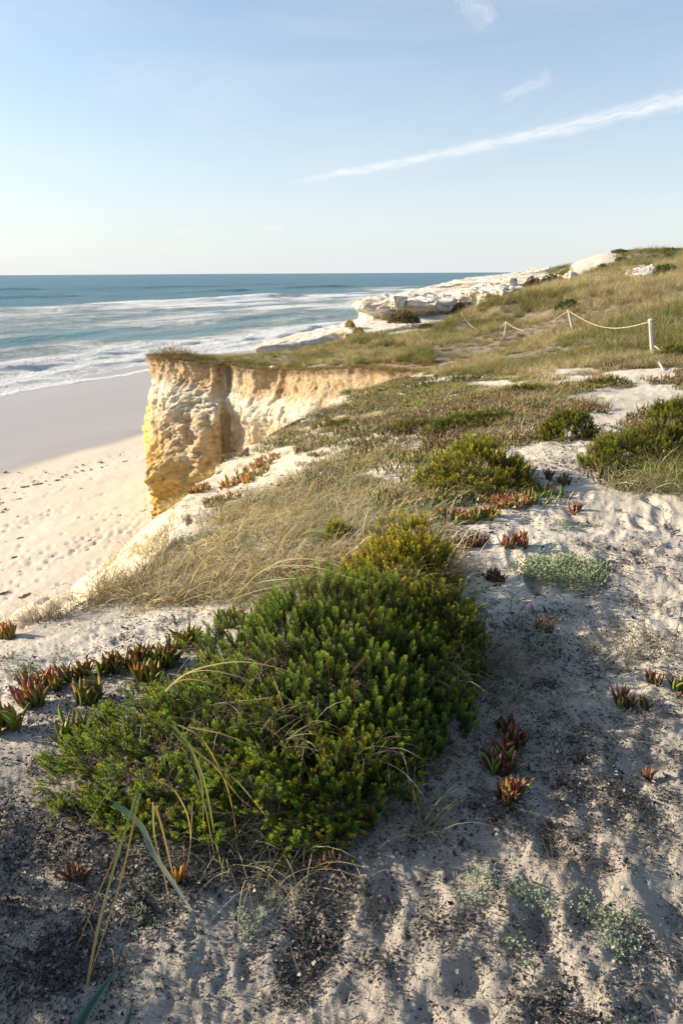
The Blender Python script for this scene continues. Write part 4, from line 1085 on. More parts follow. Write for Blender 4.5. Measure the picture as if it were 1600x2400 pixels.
# two shrubs left of the view throw the foreground shade
shrub('heath_shrub', 'heath shrub beside the photographer at the left', [(-1.55, 1.26, .34, .30, .42), (-1.38, 1.50, .18, .16, .2)], OG, 300, 5, .075, seed=31, nparts=0, branches=8)
shrub('heath_shrub', 'taller heath shrub further out at the left', [(-2.35, .75, .35, .3, .74), (-2.2, 1.25, .25, .2, .55), (-2.0, .35, .25, .2, .6)], OG, 330, 5, .075, seed=33, nparts=0, branches=8)
shrub('heath_shrub', 'heath shrub close to the camera at the left', [(-1.30, .62, .34, .25, .45), (-1.7, .85, .3, .25, .5)], OG, 300, 5, .075, seed=32, nparts=0, branches=8)


# ------------------------------------------------------------------ ice plants
def leaf_mesh(seed, L, wd_, cB, cM, cT):
    g = np.random.default_rng(seed); n = 6; t = np.linspace(0, 1, n); bend = g.uniform(-.35, .25)
    c = np.stack([bend * L * t ** 2, np.zeros(n), L * t * (1 - .1 * t)], -1)
    r = wd_ * np.array([.75, .95, 1.0, .98, .80, .18]) * .5
    a = np.array([0, 2.35, 3.93]) + math.pi
    V = np.concatenate([c[i] + r[i] * np.stack([np.cos(a), np.sin(a) * 1.05, np.zeros(3)], -1) for i in range(n)])
    F = np.array([(i * 3 + j, i * 3 + (j + 1) % 3, (i + 1) * 3 + (j + 1) % 3, (i + 1) * 3 + j) for i in range(n - 1) for j in range(3)])
    C = np.array([lerp(lerp(cB, cM, min(1, x_ * 2)), cT, max(0, x_ * 2 - 1) ** 1.3) for x_ in t]).repeat(3, 0)
    return mk_mesh('ice_plant_leaf', V, F, C, M_SUCC, False)


LEAF = {}
for i, (nm, cB, cM, cT) in enumerate([('green', (.10, .17, .035), (.20, .29, .045), (.30, .20, .05)), ('mixed', (.12, .19, .04), (.30, .30, .05), (.42, .10, .06)), ('red', (.14, .14, .045), (.30, .13, .06), (.38, .07, .07)),
                                      ('orange', (.22, .21, .04), (.52, .29, .045), (.56, .15, .045)), ('dark', (.06, .075, .03), (.12, .09, .045), (.20, .055, .045)), ('dead', (.22, .14, .07), (.30, .17, .09), (.40, .20, .10))]):
    LEAF[nm] = [leaf_mesh(700 + i * 10 + j, (.085), .0135, cB, cM, cT) for j in range(3)]


def ice_plant(label, u, v, wpx, dpx, n, mixn, seed, size=1.0, group=None, spread=.55, dirv=None, lift=0.0, p=None):
    """n leaves in shoots over an area wpx wide and dpx tall (picture pixels of the reference) round the picked ground point"""
    g = np.random.default_rng(seed); p = pick(u, v) if p is None else p
    k = np.dot(p - CAM, FWD) / 1600; rx = wpx * k / 2
    dn = (p - CAM) / np.linalg.norm(p - CAM); ry = min(dpx * k / 2 / max(.25, -dn[2]), rx * 2)
    root = thing('ice_plant', p, label, 'ice plant', group)
    ns = max(1, n // 6); names = list(mixn)
    for s in range(ns):
        a = g.uniform(0, 6.28); r = math.sqrt(g.uniform()); x = p[0] + rx * r * math.cos(a); y = p[1] + ry * r * math.sin(a); z = ground_min(x, y) + lift
        nm = g.choice(names, p=np.array([mixn[q] for q in names]) / sum(mixn.values()))
        tl = g.normal(0, .25, 2)
        for j in range(n // ns):
            az_ = j * 2.4 + g.normal(0, .3); th = g.uniform(.1, .95) * spread
            d = np.array([math.cos(az_) * math.sin(th) + tl[0] * .5, math.sin(az_) * math.sin(th) + tl[1] * .5, math.cos(th)]); d /= np.linalg.norm(d)
            q = Vector(d).to_track_quat('Z', 'Y') @ Euler((0, 0, g.uniform(0, 6.28))).to_quaternion()
            o = bpy.data.objects.new('leaf', LEAF[nm][g.integers(0, 3)]); COL.objects.link(o); o.parent = root
            o.location = (x - p[0] + d[0] * .008, y - p[1] + d[1] * .008, z - p[2] - .006 + .012 * (j % 3) * .6); o.rotation_euler = q.to_euler(); o.scale = (size * g.uniform(.45, 1.15),) * 3
    mb = MB()
    for q_ in range(max(2, ns // 3)):
        a = g.uniform(0, 6.28); t = np.linspace(-1, 1, 6); X = p[0] + rx * t * math.cos(a) * .8; Y = p[1] + ry * t * math.sin(a) * .8
        V, F, T3 = tube(np.stack([X - p[0], Y - p[1], land_z(X, Y) - p[2] + .004], -1), .0035 * size, 5); mb.add(V, F, lerp((.16, .09, .06), (.30, .18, .11), g.uniform()))
    obj('runner', mb.mesh('runner', M_BARK, True), root)
    return root


IP = [('low ice plant runners with red tips between the left rosette and the row', 70, 1650, 60, 22, 30, dict(mixed=3, red=2), 1.2),
      ('ice plant leaves half hidden under the left tips of the low shrub', 205, 1640, 60, 26, 30, dict(green=3, mixed=2), 1.15),
      ('green and crimson ice plant between the tall clump and the olive fingers', 310, 1568, 60, 20, 30, dict(mixed=3, green=2, red=1), 1.2),
      ('ice plant fingers tucked behind the upper rim of the low shrub', 340, 1600, 60, 16, 24, dict(green=2, mixed=2), 1.15),
      ('red-tipped ice plant sprawling in a row at the left edge of the low shrub', 110, 1610, 120, 40, 54, dict(mixed=3, red=3, green=1), 1.0),
      ('ice plant with crimson upright leaves between the left row and the green shrub', 165, 1590, 80, 30, 30, dict(red=3, mixed=2), .95),
      ('olive and maroon ice plant fingers rising behind the low green shrub', 245, 1585, 80, 24, 30, dict(mixed=3, dark=1, green=1), 1.1),
      ('tall green ice plant clump with dark tips by the lit sand', 370, 1565, 110, 30, 54, dict(green=3, mixed=2, dark=1), 1.15),
      ('big rosette of green ice plant cut by the left picture edge', 20, 1710, 70, 40, 30, dict(green=2, mixed=2, orange=1), 1.3),
      ('green pointed ice plant leaves poking out left of the low shrub', 165, 1725, 60, 40, 30, dict(green=4, mixed=1), 1.05),
      ('green ice plant strip beside the blond grass', 440, 1510, 110, 30, 48, dict(green=4, mixed=1), 1.0),
      ('bright green ice plant above the dark shrub shoulder', 560, 1460, 90, 40, 48, dict(green=4, mixed=1), 1.05),
      ('small pale green ice plant tuft with a pink tip inside the low shrub', 565, 1640, 40, 16, 12, dict(green=2, mixed=1), .9),
      ('pink and red ice plant tips behind the top of the dark shrub', 705, 1345, 110, 20, 36, dict(red=3, mixed=1), 1.1),
      ('red ice plant fingers next to the yellow-tipped shrub', 820, 1335, 50, 16, 24, dict(red=3, mixed=1), 1.1),
      ('orange ice plant mat with upright leaves on the sand slope', 575, 1125, 130, 70, 150, dict(orange=4, mixed=2, green=1), 1.35),
      ('second orange ice plant trailing uphill on the slope', 625, 1085, 70, 36, 80, dict(orange=3, mixed=2, red=1), 1.35),
      ('small reddish ice plant clump nearest the cliff edge', 470, 1150, 60, 34, 72, dict(red=1, orange=2, mixed=2, dark=1), 1.35),
      ('yellow-green ice plant trail low on the slope', 520, 1178, 90, 30, 72, dict(mixed=3, green=2, orange=1), 1.35),
      ('long green and yellow ice plant row left of the flecked shrub', 985, 1188, 170, 22, 150, dict(mixed=4, green=3, orange=1), 1.15),
      ('olive ice plant row at the foot of the flecked shrub', 1095, 1220, 150, 24, 130, dict(mixed=3, green=2, red=1), 1.15),
      ('red ice plant mat under the right side of the flecked shrub', 1200, 1185, 110, 30, 110, dict(red=3, mixed=3), 1.1),
      ('bright green ice plant tuft in the middle of the flecked shrub', 1140, 1165, 70, 20, 48, dict(green=3, mixed=1), 1.2),
      ('pinkish ice plant sprawling onto the path from the flecked shrub', 1265, 1150, 60, 20, 42, dict(red=2, mixed=1, dark=1), 1.0),
      ('dark green ice plant at the shaded right end of the flecked shrub', 1300, 1130, 60, 26, 42, dict(dark=3, green=1), 1.0),
      ('brown stubby ice plant row in the shade beside the path', 1090, 1280, 100, 22, 66, dict(dark=4, dead=1), 1.0),
      ('red and yellow ice plant standing alone in the pale path', 1225, 1285, 50, 14, 30, dict(red=2, orange=1, mixed=2), 1.15),
      ('maroon ice plant sprig just left of the lone red one', 1180, 1290, 36, 10, 18, dict(red=2, dark=1), .95),
      ('small dark ice plant clump on bare shaded sand', 1165, 1355, 55, 12, 30, dict(dark=4), 1.1),
      ('tiny red ice plant in the sunlit trampled sand', 1350, 1195, 50, 12, 24, dict(red=3, dead=1), .9),
      ('dry brown ice plant rosette lying on the shaded sand', 1270, 1480, 44, 12, 18, dict(dead=3, dark=1), 1.0),
      ('maroon and green ice plant lowest in the dark shade by the shrub', 1190, 1880, 60, 40, 36, dict(red=1, mixed=2, dark=3), .95),  # mostly dark leaves in these right-hand clumps, imitating the shade they stand in
      ('dark red ice plant in the shade below the olive shrub', 1190, 1730, 70, 60, 42, dict(dark=4, red=1), 1.0),
      ('green ice plant half buried between the shrub and shaded sand', 1165, 1805, 60, 50, 40, dict(mixed=1, dark=3, green=1), 1.1),
      ('olive ice plant clump standing near the right picture edge', 1480, 1650, 70, 40, 36, dict(mixed=1, dark=4, green=1), .95),
      ('reddish ice plant beside the dry grass at the right edge', 1530, 1605, 40, 20, 18, dict(red=1, dark=3), .9),
      ('ice plant rosette cut by the right picture edge', 1592, 1630, 40, 30, 24, dict(mixed=1, green=1, dark=2), .95),
      ('single orange ice plant leaf cluster on sunlit sand at the right', 1530, 1815, 26, 8, 6, dict(orange=1, dead=1), .8),
      ('bright orange ice plant tip under the grey strap leaf', 420, 2080, 14, 8, 6, dict(orange=1), .8),
      ('red shrivelled ice plant at the foot of the dry grass', 850, 1930, 40, 24, 18, dict(red=1, dark=4), .8),
      ('crimson ice plant scrap at the bottom rim of the shrubs', 770, 2030, 30, 14, 12, dict(red=2, dead=1), .9),
      ('maroon dead ice plant pieces lying in the litter', 190, 2080, 50, 14, 12, dict(dead=3, dark=2), .65),
      ('orange and green ice plant under the far left crest grass', 20, 1490, 46, 14, 36, dict(orange=2, mixed=2), 1.0)]
for i, (lb, u, v, wp, dpx, n, mx, sz) in enumerate(IP):
    ice_plant(lb, u, v, wp, dpx, int(n * 1.9), mx, 900 + i, sz * (1.15 if u < 600 and v > 1400 else .95))

# mats of ice plant and scrub further off
def mat_mesh(seed, n, scheme, rad, L=.075):
    g = np.random.default_rng(seed); mb = MB()
    for i in range(n):
        a = g.uniform(0, 6.28); r = rad * math.sqrt(g.uniform()); th = g.uniform(.05, .8); az_ = g.uniform(0, 6.28); l = L * g.uniform(.6, 1.2); w2 = .009
        cB, cM, cT = scheme[g.integers(0, len(scheme))]
        b = np.array([r * math.cos(a), r * math.sin(a), .0]); d = np.array([math.cos(az_) * math.sin(th), math.sin(az_) * math.sin(th), math.cos(th)])
        s1 = np.cross(d, [0.3, .2, 1.0]); s1 /= np.linalg.norm(s1) + 1e-9; s2 = np.cross(d, s1)
        V = [b + s1 * w2 * .5, b - s1 * w2 * .4 + s2 * w2 * .4, b - s1 * w2 * .4 - s2 * w2 * .4]
        V += [v_ + d * l * .6 for v_ in V] + [b + d * l]
        n0 = mb.n
        mb.add(V, [(0, 1, 4, 3), (1, 2, 5, 4), (2, 0, 3, 5)], [cB] * 3 + [cM] * 3 + [cT]); mb.F[3].append(np.array([(3, 4, 6), (4, 5, 6), (5, 3, 6)]) + n0)
    return mb.mesh('mat_mesh', M_SUCC)


sGR = [((.08, .12, .03), (.20, .27, .05), (.32, .27, .06)), ((.09, .13, .035), (.28, .28, .05), (.38, .18, .05))]
sRD = [((.10, .09, .03), (.25, .15, .05), (.34, .08, .05)), ((.08, .09, .03), (.24, .21, .05), (.30, .13, .05)), ((.06, .06, .03), (.15, .12, .05), (.20, .12, .06))]
sBR = [((.06, .055, .03), (.15, .12, .06), (.22, .15, .08)), ((.08, .08, .04), (.19, .17, .07), (.26, .2, .09))]
mats_ = [mat_mesh(750, 60, sGR, .16), mat_mesh(751, 60, sGR + sRD[:1], .18), mat_mesh(752, 55, sRD, .16), mat_mesh(753, 60, sBR, .17, .06), mat_mesh(754, 60, sBR + sGR[:1], .17)]
g, x, y, z, u, v, ins, d = scatter_ground(11000, 14, 5.0, 34, (-10, 31), 1)
nz = fbm2(x * .8, y * .8, 601, 3); n2 = fbm2(x * .5, y * .5, 611, 2)
ok = ins & (v > 785) & (v < 1200) & (d > .1) & ~((v < 812) & (u < 1000))
dn = sstep(nz, -.45, .25) * .9
dn = np.where(v < 860, dn * .8, dn)
dn = np.where((v > 1000), dn * .25, dn)
for pg in SANDPOLYS: dn = np.where(inpoly(u, v, pg), .012, dn)
dn = np.where((u < 950) & (v > 920), dn * .8, dn)
ok &= g.uniform(0, 1, len(x)) < dn
pid = np.where(n2 > .15, g.choice([0, 1, 0, 4], len(x)), np.where(n2 < -.2, g.choice([2, 3, 2], len(x)), g.choice([3, 4, 1, 2], len(x))))
P = np.stack([x, y, z], -1)[ok]
scatter('ground_cover', mats_, P, np.stack([g.normal(0, .1, len(x)), g.normal(0, .1, len(x)), g.uniform(0, 6.28, len(x))], -1)[ok], g.uniform(.7, 1.5, len(x))[ok], pid[ok], None,
        'low green, red and brown succulent cover between sandy patches')


# ------------------------------------------------------------------ grey woolly herbs
def wool_mesh(seed, ns, rad, hgt, c0, c1, ll=.011):
    g = np.random.default_rng(seed); mb = MB()
    for s in range(ns):
        a = g.uniform(0, 6.28); r = rad * math.sqrt(g.uniform()); b = np.array([r * math.cos(a), r * math.sin(a), 0.0])
        tl = np.array([g.normal(0, .5), g.normal(0, .5), 1.0]); tl /= np.linalg.norm(tl); h = hgt * g.uniform(.4, 1.1)
        col = lerp(c0, c1, g.uniform())
        for j in range(9):
            t = (j + 1) / 9; p_ = b + tl * h * t; az_ = j * 2.4 + g.uniform(0, .5); o = np.array([math.cos(az_), math.sin(az_), .55 + .6 * t]); o /= np.linalg.norm(o)
            sd = np.cross(o, [0, 0, 1.0]); sd /= np.linalg.norm(sd); l = ll * g.uniform(.6, 1.1)
            mb.add([p_, p_ + o * l * .55 + sd * l * .3, p_ + o * l, p_ + o * l * .55 - sd * l * .3], [(0, 1, 2, 3)], col * (.7 + .5 * t))
    return mb.mesh('woolly_herb_mesh', M_WOOL)


WOOL = [wool_mesh(800, 26, .06, .05, (.20, .25, .17), (.36, .40, .28)), wool_mesh(801, 18, .05, .045, (.20, .26, .17), (.34, .40, .28)), wool_mesh(802, 30, .08, .035, (.19, .22, .17), (.30, .33, .25))]
DOME = wool_mesh(805, 620, .24, .13, (.09, .13, .075), (.26, .30, .17), .016)
p = pick(1310, 1345)
o = obj('woolly_herb', DOME, None, 'round grey-green woolly cushion plant on the shaded path', 'herb'); o.location = p; o.scale = (1.05, .9, .8)
HB = [(60, 1560, 1.5, 2, 'pale grey herb patch on the sand at the far left', 5), (1175, 1700, 1.0, 1, 'blue-grey herb among dark red ice plant leaves', 3), (1165, 1760, .9, 1, 'grey herb sprig lower in the shaded ice plant', 2), (560, 2195, 1.0, 1, 'grey-green herb beside the long hanging blade', 3), (340, 2115, .9, 0, 'grey herb under the strap leaf in dark litter', 3),
      (625, 2100, .8, 0, 'slanting pale herb sprig on shaded sand', 1), (1105, 2075, .9, 1, 'grey-green seedling group in the middle foreground', 4), (1170, 2110, .9, 0, 'low herb right of the seedling group', 3), (1260, 2130, 1.2, 1, 'larger creeping herb between lit sand strips', 4), (1400, 2150, 1.1, 2, 'trailing blue-grey herb toward the right foreground', 4),
      (1420, 2230, 1.0, 1, 'diagonal line of grey herb on lit sand', 4), (1360, 1745, 1.0, 0, 'thin pale herb at the lit sand edge on the right', 2), (290, 1255, 2.2, 2, 'grey-green herb mat on the edge of the sand slope', 6), (1370, 1225, 1.3, 2, 'teal-grey herb on the bright trampled sand', 3), (1250, 1485, 1.7, 2, 'bluish herb smear left of the dry rosette', 6),
      (430, 1500, 1.0, 0, 'grey herb below the blond grass', 3), (1330, 1240, 1.2, 2, 'second teal-grey herb on the pale path', 3), (1240, 1640, 1.6, 2, 'dull green herb film on the shaded path', 6), (1110, 1665, .9, 1, 'pale blue herb twig under the olive shrub', 2)]
rh = np.random.default_rng(77)
for u, v, s, kx, lb, n in HB:
    p = pick(u, v); t = thing('woolly_herb', p, lb, 'herb'); s = s * .8
    for j in range(n):
        x = p[0] + rh.normal(0, .045 * s * (n ** .5) * .7); y = p[1] + rh.normal(0, .045 * s * (n ** .5) * .6)
        o = bpy.data.objects.new('stem_cluster', WOOL[kx if rh.uniform() < .7 else rh.integers(0, 3)]); COL.objects.link(o); o.parent = t
        o.location = (x - p[0], y - p[1], ground_min(x, y) - p[2]); o.rotation_euler = (rh.normal(0, .2), rh.normal(0, .2), rh.uniform(0, 6.28)); o.scale = (s * rh.uniform(.6, 1),) * 3

# ------------------------------------------------------------------ single grass tufts
def place_tuft(name, label, cat, u, v, me, sc=1.0, rz=0.0, group=None):
    p = pick(u, v); o = obj(name, me, None, label, cat, group); o.location = p; o.scale = (sc,) * 3; o.rotation_euler = (0, 0, rz); return o


T_GOLD = tuft(50, 110, .42, .007, .12, (-.35, .1), 1.1, (.48, .36, .16), (.66, .53, .28), None, 5, (.05, .5), .5)
place_tuft('grass_tuft', 'golden arching grass tuft alone on the pale sand', 'grass tuft', 1398, 905, T_GOLD, 1.3)
T_RG = tuft(51, 170, .55, .0045, .16, (-.45, -.1), 1.1, (.20, .22, .08), (.46, .42, .20), None, 6, (.1, .9), .8)
place_tuft('grass_tuft', 'broad green and tan grass tuft before the right-hand shrub', 'grass tuft', 1555, 1145, T_RG, 1.0)
place_tuft('grass_tuft', 'second grass tuft at the right edge of the olive shrub', 'grass tuft', 1600, 1120, T_RG, .9, 1.0)
T_SM = tuft(52, 38, .26, .0034, .04, (.1, 0), 2.0, (.40, .32, .18), (.52, .46, .28), None, 6, (.1, .9), .8)
T_SG = tuft(53, 30, .24, .0036, .03, (.0, 0), 1.3, (.16, .22, .07), (.44, .40, .20), None, 6, (.05, .7), .8)
place_tuft('grass_tuft', 'small mixed green and dry tuft on dark ground below the shrubs', 'grass tuft', 985, 1960, T_SM, .95)
place_tuft('grass_tuft', 'greener blades inside the small tuft below the shrubs', 'grass tuft', 1000, 1925, T_SG, .9)
T_PALE = tuft(54, 34, .50, .0032, .03, (.75, -.35), 2.1, (.30, .36, .22), (.52, .55, .40), None, 7, (.05, .5), .3)
place_tuft('grass_tuft', 'pale arching blades on the right rim of the olive shrub', 'grass tuft', 1090, 1420, T_PALE, .95, -.4)
T_GY = tuft(55, 90, .30, .0030, .10, (.2, -.2), 1.7, (.22, .19, .14), (.40, .36, .27), None, 6, (.1, 1.0), .9)
place_tuft('grass_tuft', 'grey withered grass hanging right of the olive shrub', 'grass tuft', 1165, 1570, T_GY, 1.0)
place_tuft('grass_tuft', 'grey dry grass on the shaded sand by the right edge', 'grass tuft', 1540, 1530, T_GY, 1.25, 2.0)
place_tuft('grass_tuft', 'withered grey grass above the right-hand ice plants', 'grass tuft', 1450, 1545, T_GY, 1.1, 4.0)
T_WSP = tuft(56, 26, .22, .0028, .08, (.2, .1), 1.9, (.09, .07, .05), (.2, .16, .12), None, 5, (.3, 1.2), .9)
for i, (u, v, s, lb) in enumerate([(1430, 1310, 1.2, 'thin curled dark grass ring on the pale path'), (1500, 1400, 1.3, 'wispy dark grass on shaded sand at the right'), (1560, 1430, 1.2, 'wispy dark grass at the right picture edge'), (1280, 1560, 1.1, 'fine dark grass in the middle of the shaded path'),
                                   (1300, 1960, .9, 'dark wiry grass between lit sand strips'), (1320, 2040, .8, 'brown stalk bundle on the lit sand'), (1420, 2010, .9, 'wiry dark grass on the sunlit lower right'), (1210, 1420, 1.3, 'dark matted grass right of the olive shrub'), (1150, 1330, 1.0, 'thin dark grass behind the small dark ice plant'),
                                   (1590, 1960, .9, 'dark grass scrap at the lower right edge'), (1180, 1640, 1.1, 'dark wiry grass between the olive shrub and the teal herb film'), (1120, 1720, 1.0, 'dark grass twigs under the right rim of the olive shrub'), (1235, 1460, 1.2, 'wiry dark grass beside the dry brown rosette'), (1480, 1490, 1.4, 'dark wiry grass mat behind the withered grey grass'), (1400, 1450, 1.1, 'scattered dark stalks on the open shaded sand'), (1060, 1880, .9, 'dark wiry stalks right of the small mixed tuft'), (1350, 1700, .9, 'faint dark stalks at the lit sand edge'), (840, 2120, .8, 'thin bent grass in the middle foreground')]):
    place_tuft('grass_tuft', lb, 'grass tuft', u, v, T_WSP, s, i * 1.3)
T_UN = tuft(57, 80, .24, .0026, .10, (.1, 0), 1.9, (.36, .29, .19), (.60, .52, .37), (.20, .15, .10), 6, (.2, 1.3), .9)
for i, (u, v, s, lb) in enumerate([(560, 1990, 1.1, 'pale tangled straw under the low green shrub'), (610, 1985, 1.2, 'thickest straw tangle hanging between the low shrub and the sand'), (510, 1960, 1.1, 'straw tangle behind the hanging green blades'), (720, 1930, 1.1, 'straw tangle under the small front shrub'), (480, 1900, .8, 'straw poking out of the low shrub behind the stalks'), (680, 2010, 1.1, 'pale tangled straw under the front shrub tip'), (770, 1960, .9, 'straw tangle where dark shrub meets the sand'), (430, 1960, .8, 'thin straw at the left foot of the low shrub'), (900, 1850, .9, 'straw tangle in the shade of the dark shrub'),
                                   (1060, 1780, .9, 'grey straw below the olive shrub'), (620, 1920, 1.0, 'straw poking through the low shrub front'), (520, 1530, 1.0, 'dry straw between the two green shrubs'), (600, 1590, .8, 'straw tangle left of the dark shrub')]):
    place_tuft('grass_tuft', lb, 'grass tuft', u, v, T_UN, s, i * 1.1)
for i, (x_, y_, z_, s_, lb) in enumerate([(-.42, 1.92, .20, .9, 'dry straw growing up through the middle of the low green shrub'), (-.18, 1.86, .20, 1.0, 'dry straw at the seam between the low and the dark shrub'), (-.30, 2.22, .22, 1.0, 'dry straw poking from the shoulder of the dark shrub'), (.10, 1.86, .16, .9, 'pale dry straw through the small front shrub'),
                                      (.36, 2.30, .12, 1.0, 'grey dry straw on the shaded right flank of the shrubs'), (.30, 2.95, .26, .9, 'dry straw among the yellow tips'), (-.62, 1.80, .10, .9, 'dry straw at the lower left rim of the low shrub')]):
    o = obj('grass_tuft', T_UN, None, lb, 'grass tuft'); o.location = (x_, y_, ground_min(x_, y_) + z_); o.scale = (s_,) * 3; o.rotation_euler = (0, 0, i * 1.7)
T_CR = [tuft(58 + i, 60, .34, .0032, .08, (.2 - .5 * i, 0), 1.2, (.11, .085, .055), (.30, .24, .15), None, 6, (.05, 1.0), .9) for i in range(2)]
for i, (u, v, s) in enumerate([(20, 1462, 1.0), (60, 1455, 1.0), (105, 1452, .8), (150, 1445, .9), (190, 1435, .8), (235, 1420, 1.0), (275, 1408, 1.1), (305, 1398, 1.2), (335, 1392, 1.1), (365, 1370, 1.1), (400, 1345, 1.1), (5, 1475, 1.1), (80, 1465, .7), (130, 1452, .8)]):
    nth = ['second', 'fourth', 'sixth', 'eighth', 'ninth', 'tenth', 'eleventh', 'twelfth', 'thirteenth', 'second to last', 'last', 'first', 'fifth', 'seventh'][i]
    place_tuft('grass_tuft', nth + ' dark spiky dry tuft along the crest, counted from the left picture edge', 'grass tuft', u, v, T_CR[i % 2], s, i * 1.7, 'spiky tufts on the left crest')
for i, (u, v, s) in enumerate([(475, 1215, .9), (440, 1225, .8), (405, 1290, .9), (520, 1195, .8), (390, 1250, .6), (345, 1262, .5)]):
    place_tuft('grass_tuft', ['wispy tuft on the sand slope below the yellow-green ice plant trail', 'wispy tuft on the sand slope left of the ice plant trail', 'wispy tuft at the upper left border of the blond grass', 'wispy tuft at the top of the blond grass by the ice plants', 'small wispy tuft low on the pale sand slope', 'smallest wispy tuft, lowest on the pale sand slope'][i], 'grass tuft', u, v, T_CR[i % 2], s, i * 1.9, 'wispy tufts on the sand slope')
# headland tufts
T_HD = tuft(66, 130, .75, .02, .5, (.1, 0), 1.2, (.24, .15, .09), (.44, .32, .18), (.16, .1, .07), 4, (.1, 1.1), .9)
for i, (x, y, s_, lb) in enumerate([(-10.9, 43.2, 1.5, 'outermost brown scrub tuft on the headland tip'), (-10.6, 42.6, 1.8, 'second brown scrub tuft from the headland tip'), (-10.1, 42.2, 2.0, 'bushiest brown scrub tuft on the headland'), (-9.5, 42.0, 1.9, 'brown scrub tuft right of the bushiest one on the headland'),
                                   (-8.9, 41.5, 1.4, 'middling brown scrub tuft along the headland lip'), (-8.2, 41.1, .9, 'small brown scrub tuft along the headland lip'), (-7.5, 40.6, .7, 'smallest brown scrub tuft next to the green turf of the headland')]):
    o = obj('grass_tuft', T_HD, None, lb, 'grass tuft', 'scrubby tufts on the headland tip'); o.location = (x, y, float(top_z(x, y)) - .05); o.scale = (s_,) * 3; o.rotation_euler = (0, 0, i * 1.3)
# turf fringe hanging at the cliff lip
g = np.random.default_rng(15); m = 700
i_ = g.integers(0, int(ns_ * .74), m); P = np.stack([wx[i_] + ox[i_] * g.uniform(-.5, .12, m), wy[i_] + oy[i_] * g.uniform(-.5, .12, m), wz[i_] + .0], -1)
T_FR = [tuft(68, 40, .30, .014, .18, (-.2, -.3), 1.8, (.22, .14, .08), (.42, .31, .18), None, 4, (.2, 1.2), .9), tuft(69, 40, .34, .014, .18, (-.1, -.3), 1.6, (.22, .19, .08), (.36, .31, .14), None, 4, (.2, 1.0), .9)]
scatter('turf_fringe', T_FR, P, np.stack([np.zeros(m), np.zeros(m), g.uniform(0, 6.28, m)], -1), g.uniform(.4, 1.5, m), g.integers(0, 2, m), None, 'brown turf and roots along the cliff lip')

# ------------------------------------------------------------------ long arching blades in front
def blade(pts, wd_, c0, c1, twist=.4):
    P = np.array(pts, float); t0 = np.linspace(0, 1, len(P)); t = np.linspace(0, 1, 22)
    # smooth curve through the points
    Q = np.stack([np.interp(t, t0, P[:, i]) for i in range(3)], -1)
    for _ in range(4): Q[1:-1] = (Q[:-2] + 2 * Q[1:-1] + Q[2:]) / 4
    T = np.gradient(Q, axis=0); T /= np.linalg.norm(T, axis=1)[:, None]
    view = Q - CAM; view /= np.linalg.norm(view, axis=1)[:, None]
    ref = np.array([.35, -.2, .9]); sd = np.cross(T, ref); sd /= np.linalg.norm(sd, axis=1)[:, None] + 1e-9
    up_ = np.cross(sd, T)
    wv_ = (1.35 * wd_ * (1 - t ** 2.2) * .95 + wd_ * .05)[:, None] * .5
    V = np.concatenate([Q - sd * wv_, Q + up_ * wv_ * .35, Q + sd * wv_]); n = len(t)
    F = [(i, i + 1, n + i + 1, n + i) for i in range(n - 1)] + [(n + i, n + i + 1, 2 * n + i + 1, 2 * n + i) for i in range(n - 1)]
    C = lerp(c0, c1, t); C = np.concatenate([C, C, C])
    return V, np.array(F), C


def blades(label, lst, origin, cat='grass'):
    """lst: (list of (u, v, distance along the ground), width, colour0, colour1)"""
    r0 = None; root = None
    for pts, wd_, c0, c1 in lst:
        W3 = [at_r(u, v, r) for u, v, r in pts]
        if root is None:
            o0 = pick(*origin); root = thing('long_grass', o0, label, cat); r0 = o0
        V, F, C = blade(W3, wd_, c0, c1)
        obj('blade', mk_mesh('blade', V - r0, F, C, M_GRASS, True), root)


ST0, ST1 = (.34, .28, .12), (.58, .44, .24); GB0, GB1 = (.16, .22, .07), (.36, .36, .14); OR1 = (.50, .32, .14)
def tr(pts, r0, r1):
    n = len(pts); return [(u, v, r0 + (r1 - r0) * i / (n - 1)) for i, (u, v) in enumerate(pts)]
blades('long straw blades arching right over the low green shrub', [
    (tr([(378, 1630), (410, 1592), (459, 1566), (561, 1545), (663, 1566), (753, 1607)], 2.15, 1.95), .0052, ST0, ST1),
    (tr([(380, 1628), (433, 1577), (485, 1569), (551, 1582), (605, 1602)], 2.15, 2.0), .0045, ST0, ST1),
    (tr([(382, 1625), (423, 1587), (490, 1597), (571, 1643), (628, 1699), (668, 1750)], 2.13, 1.85), .0045, ST0, OR1),
    (tr([(385, 1625), (400, 1600), (440, 1545), (455, 1520)], 2.15, 2.3), .0035, ST0, ST1),
    (tr([(444, 1668), (510, 1648), (587, 1640), (653, 1634)], 2.0, 1.95), .0035, ST0, ST1)], (380, 1640))
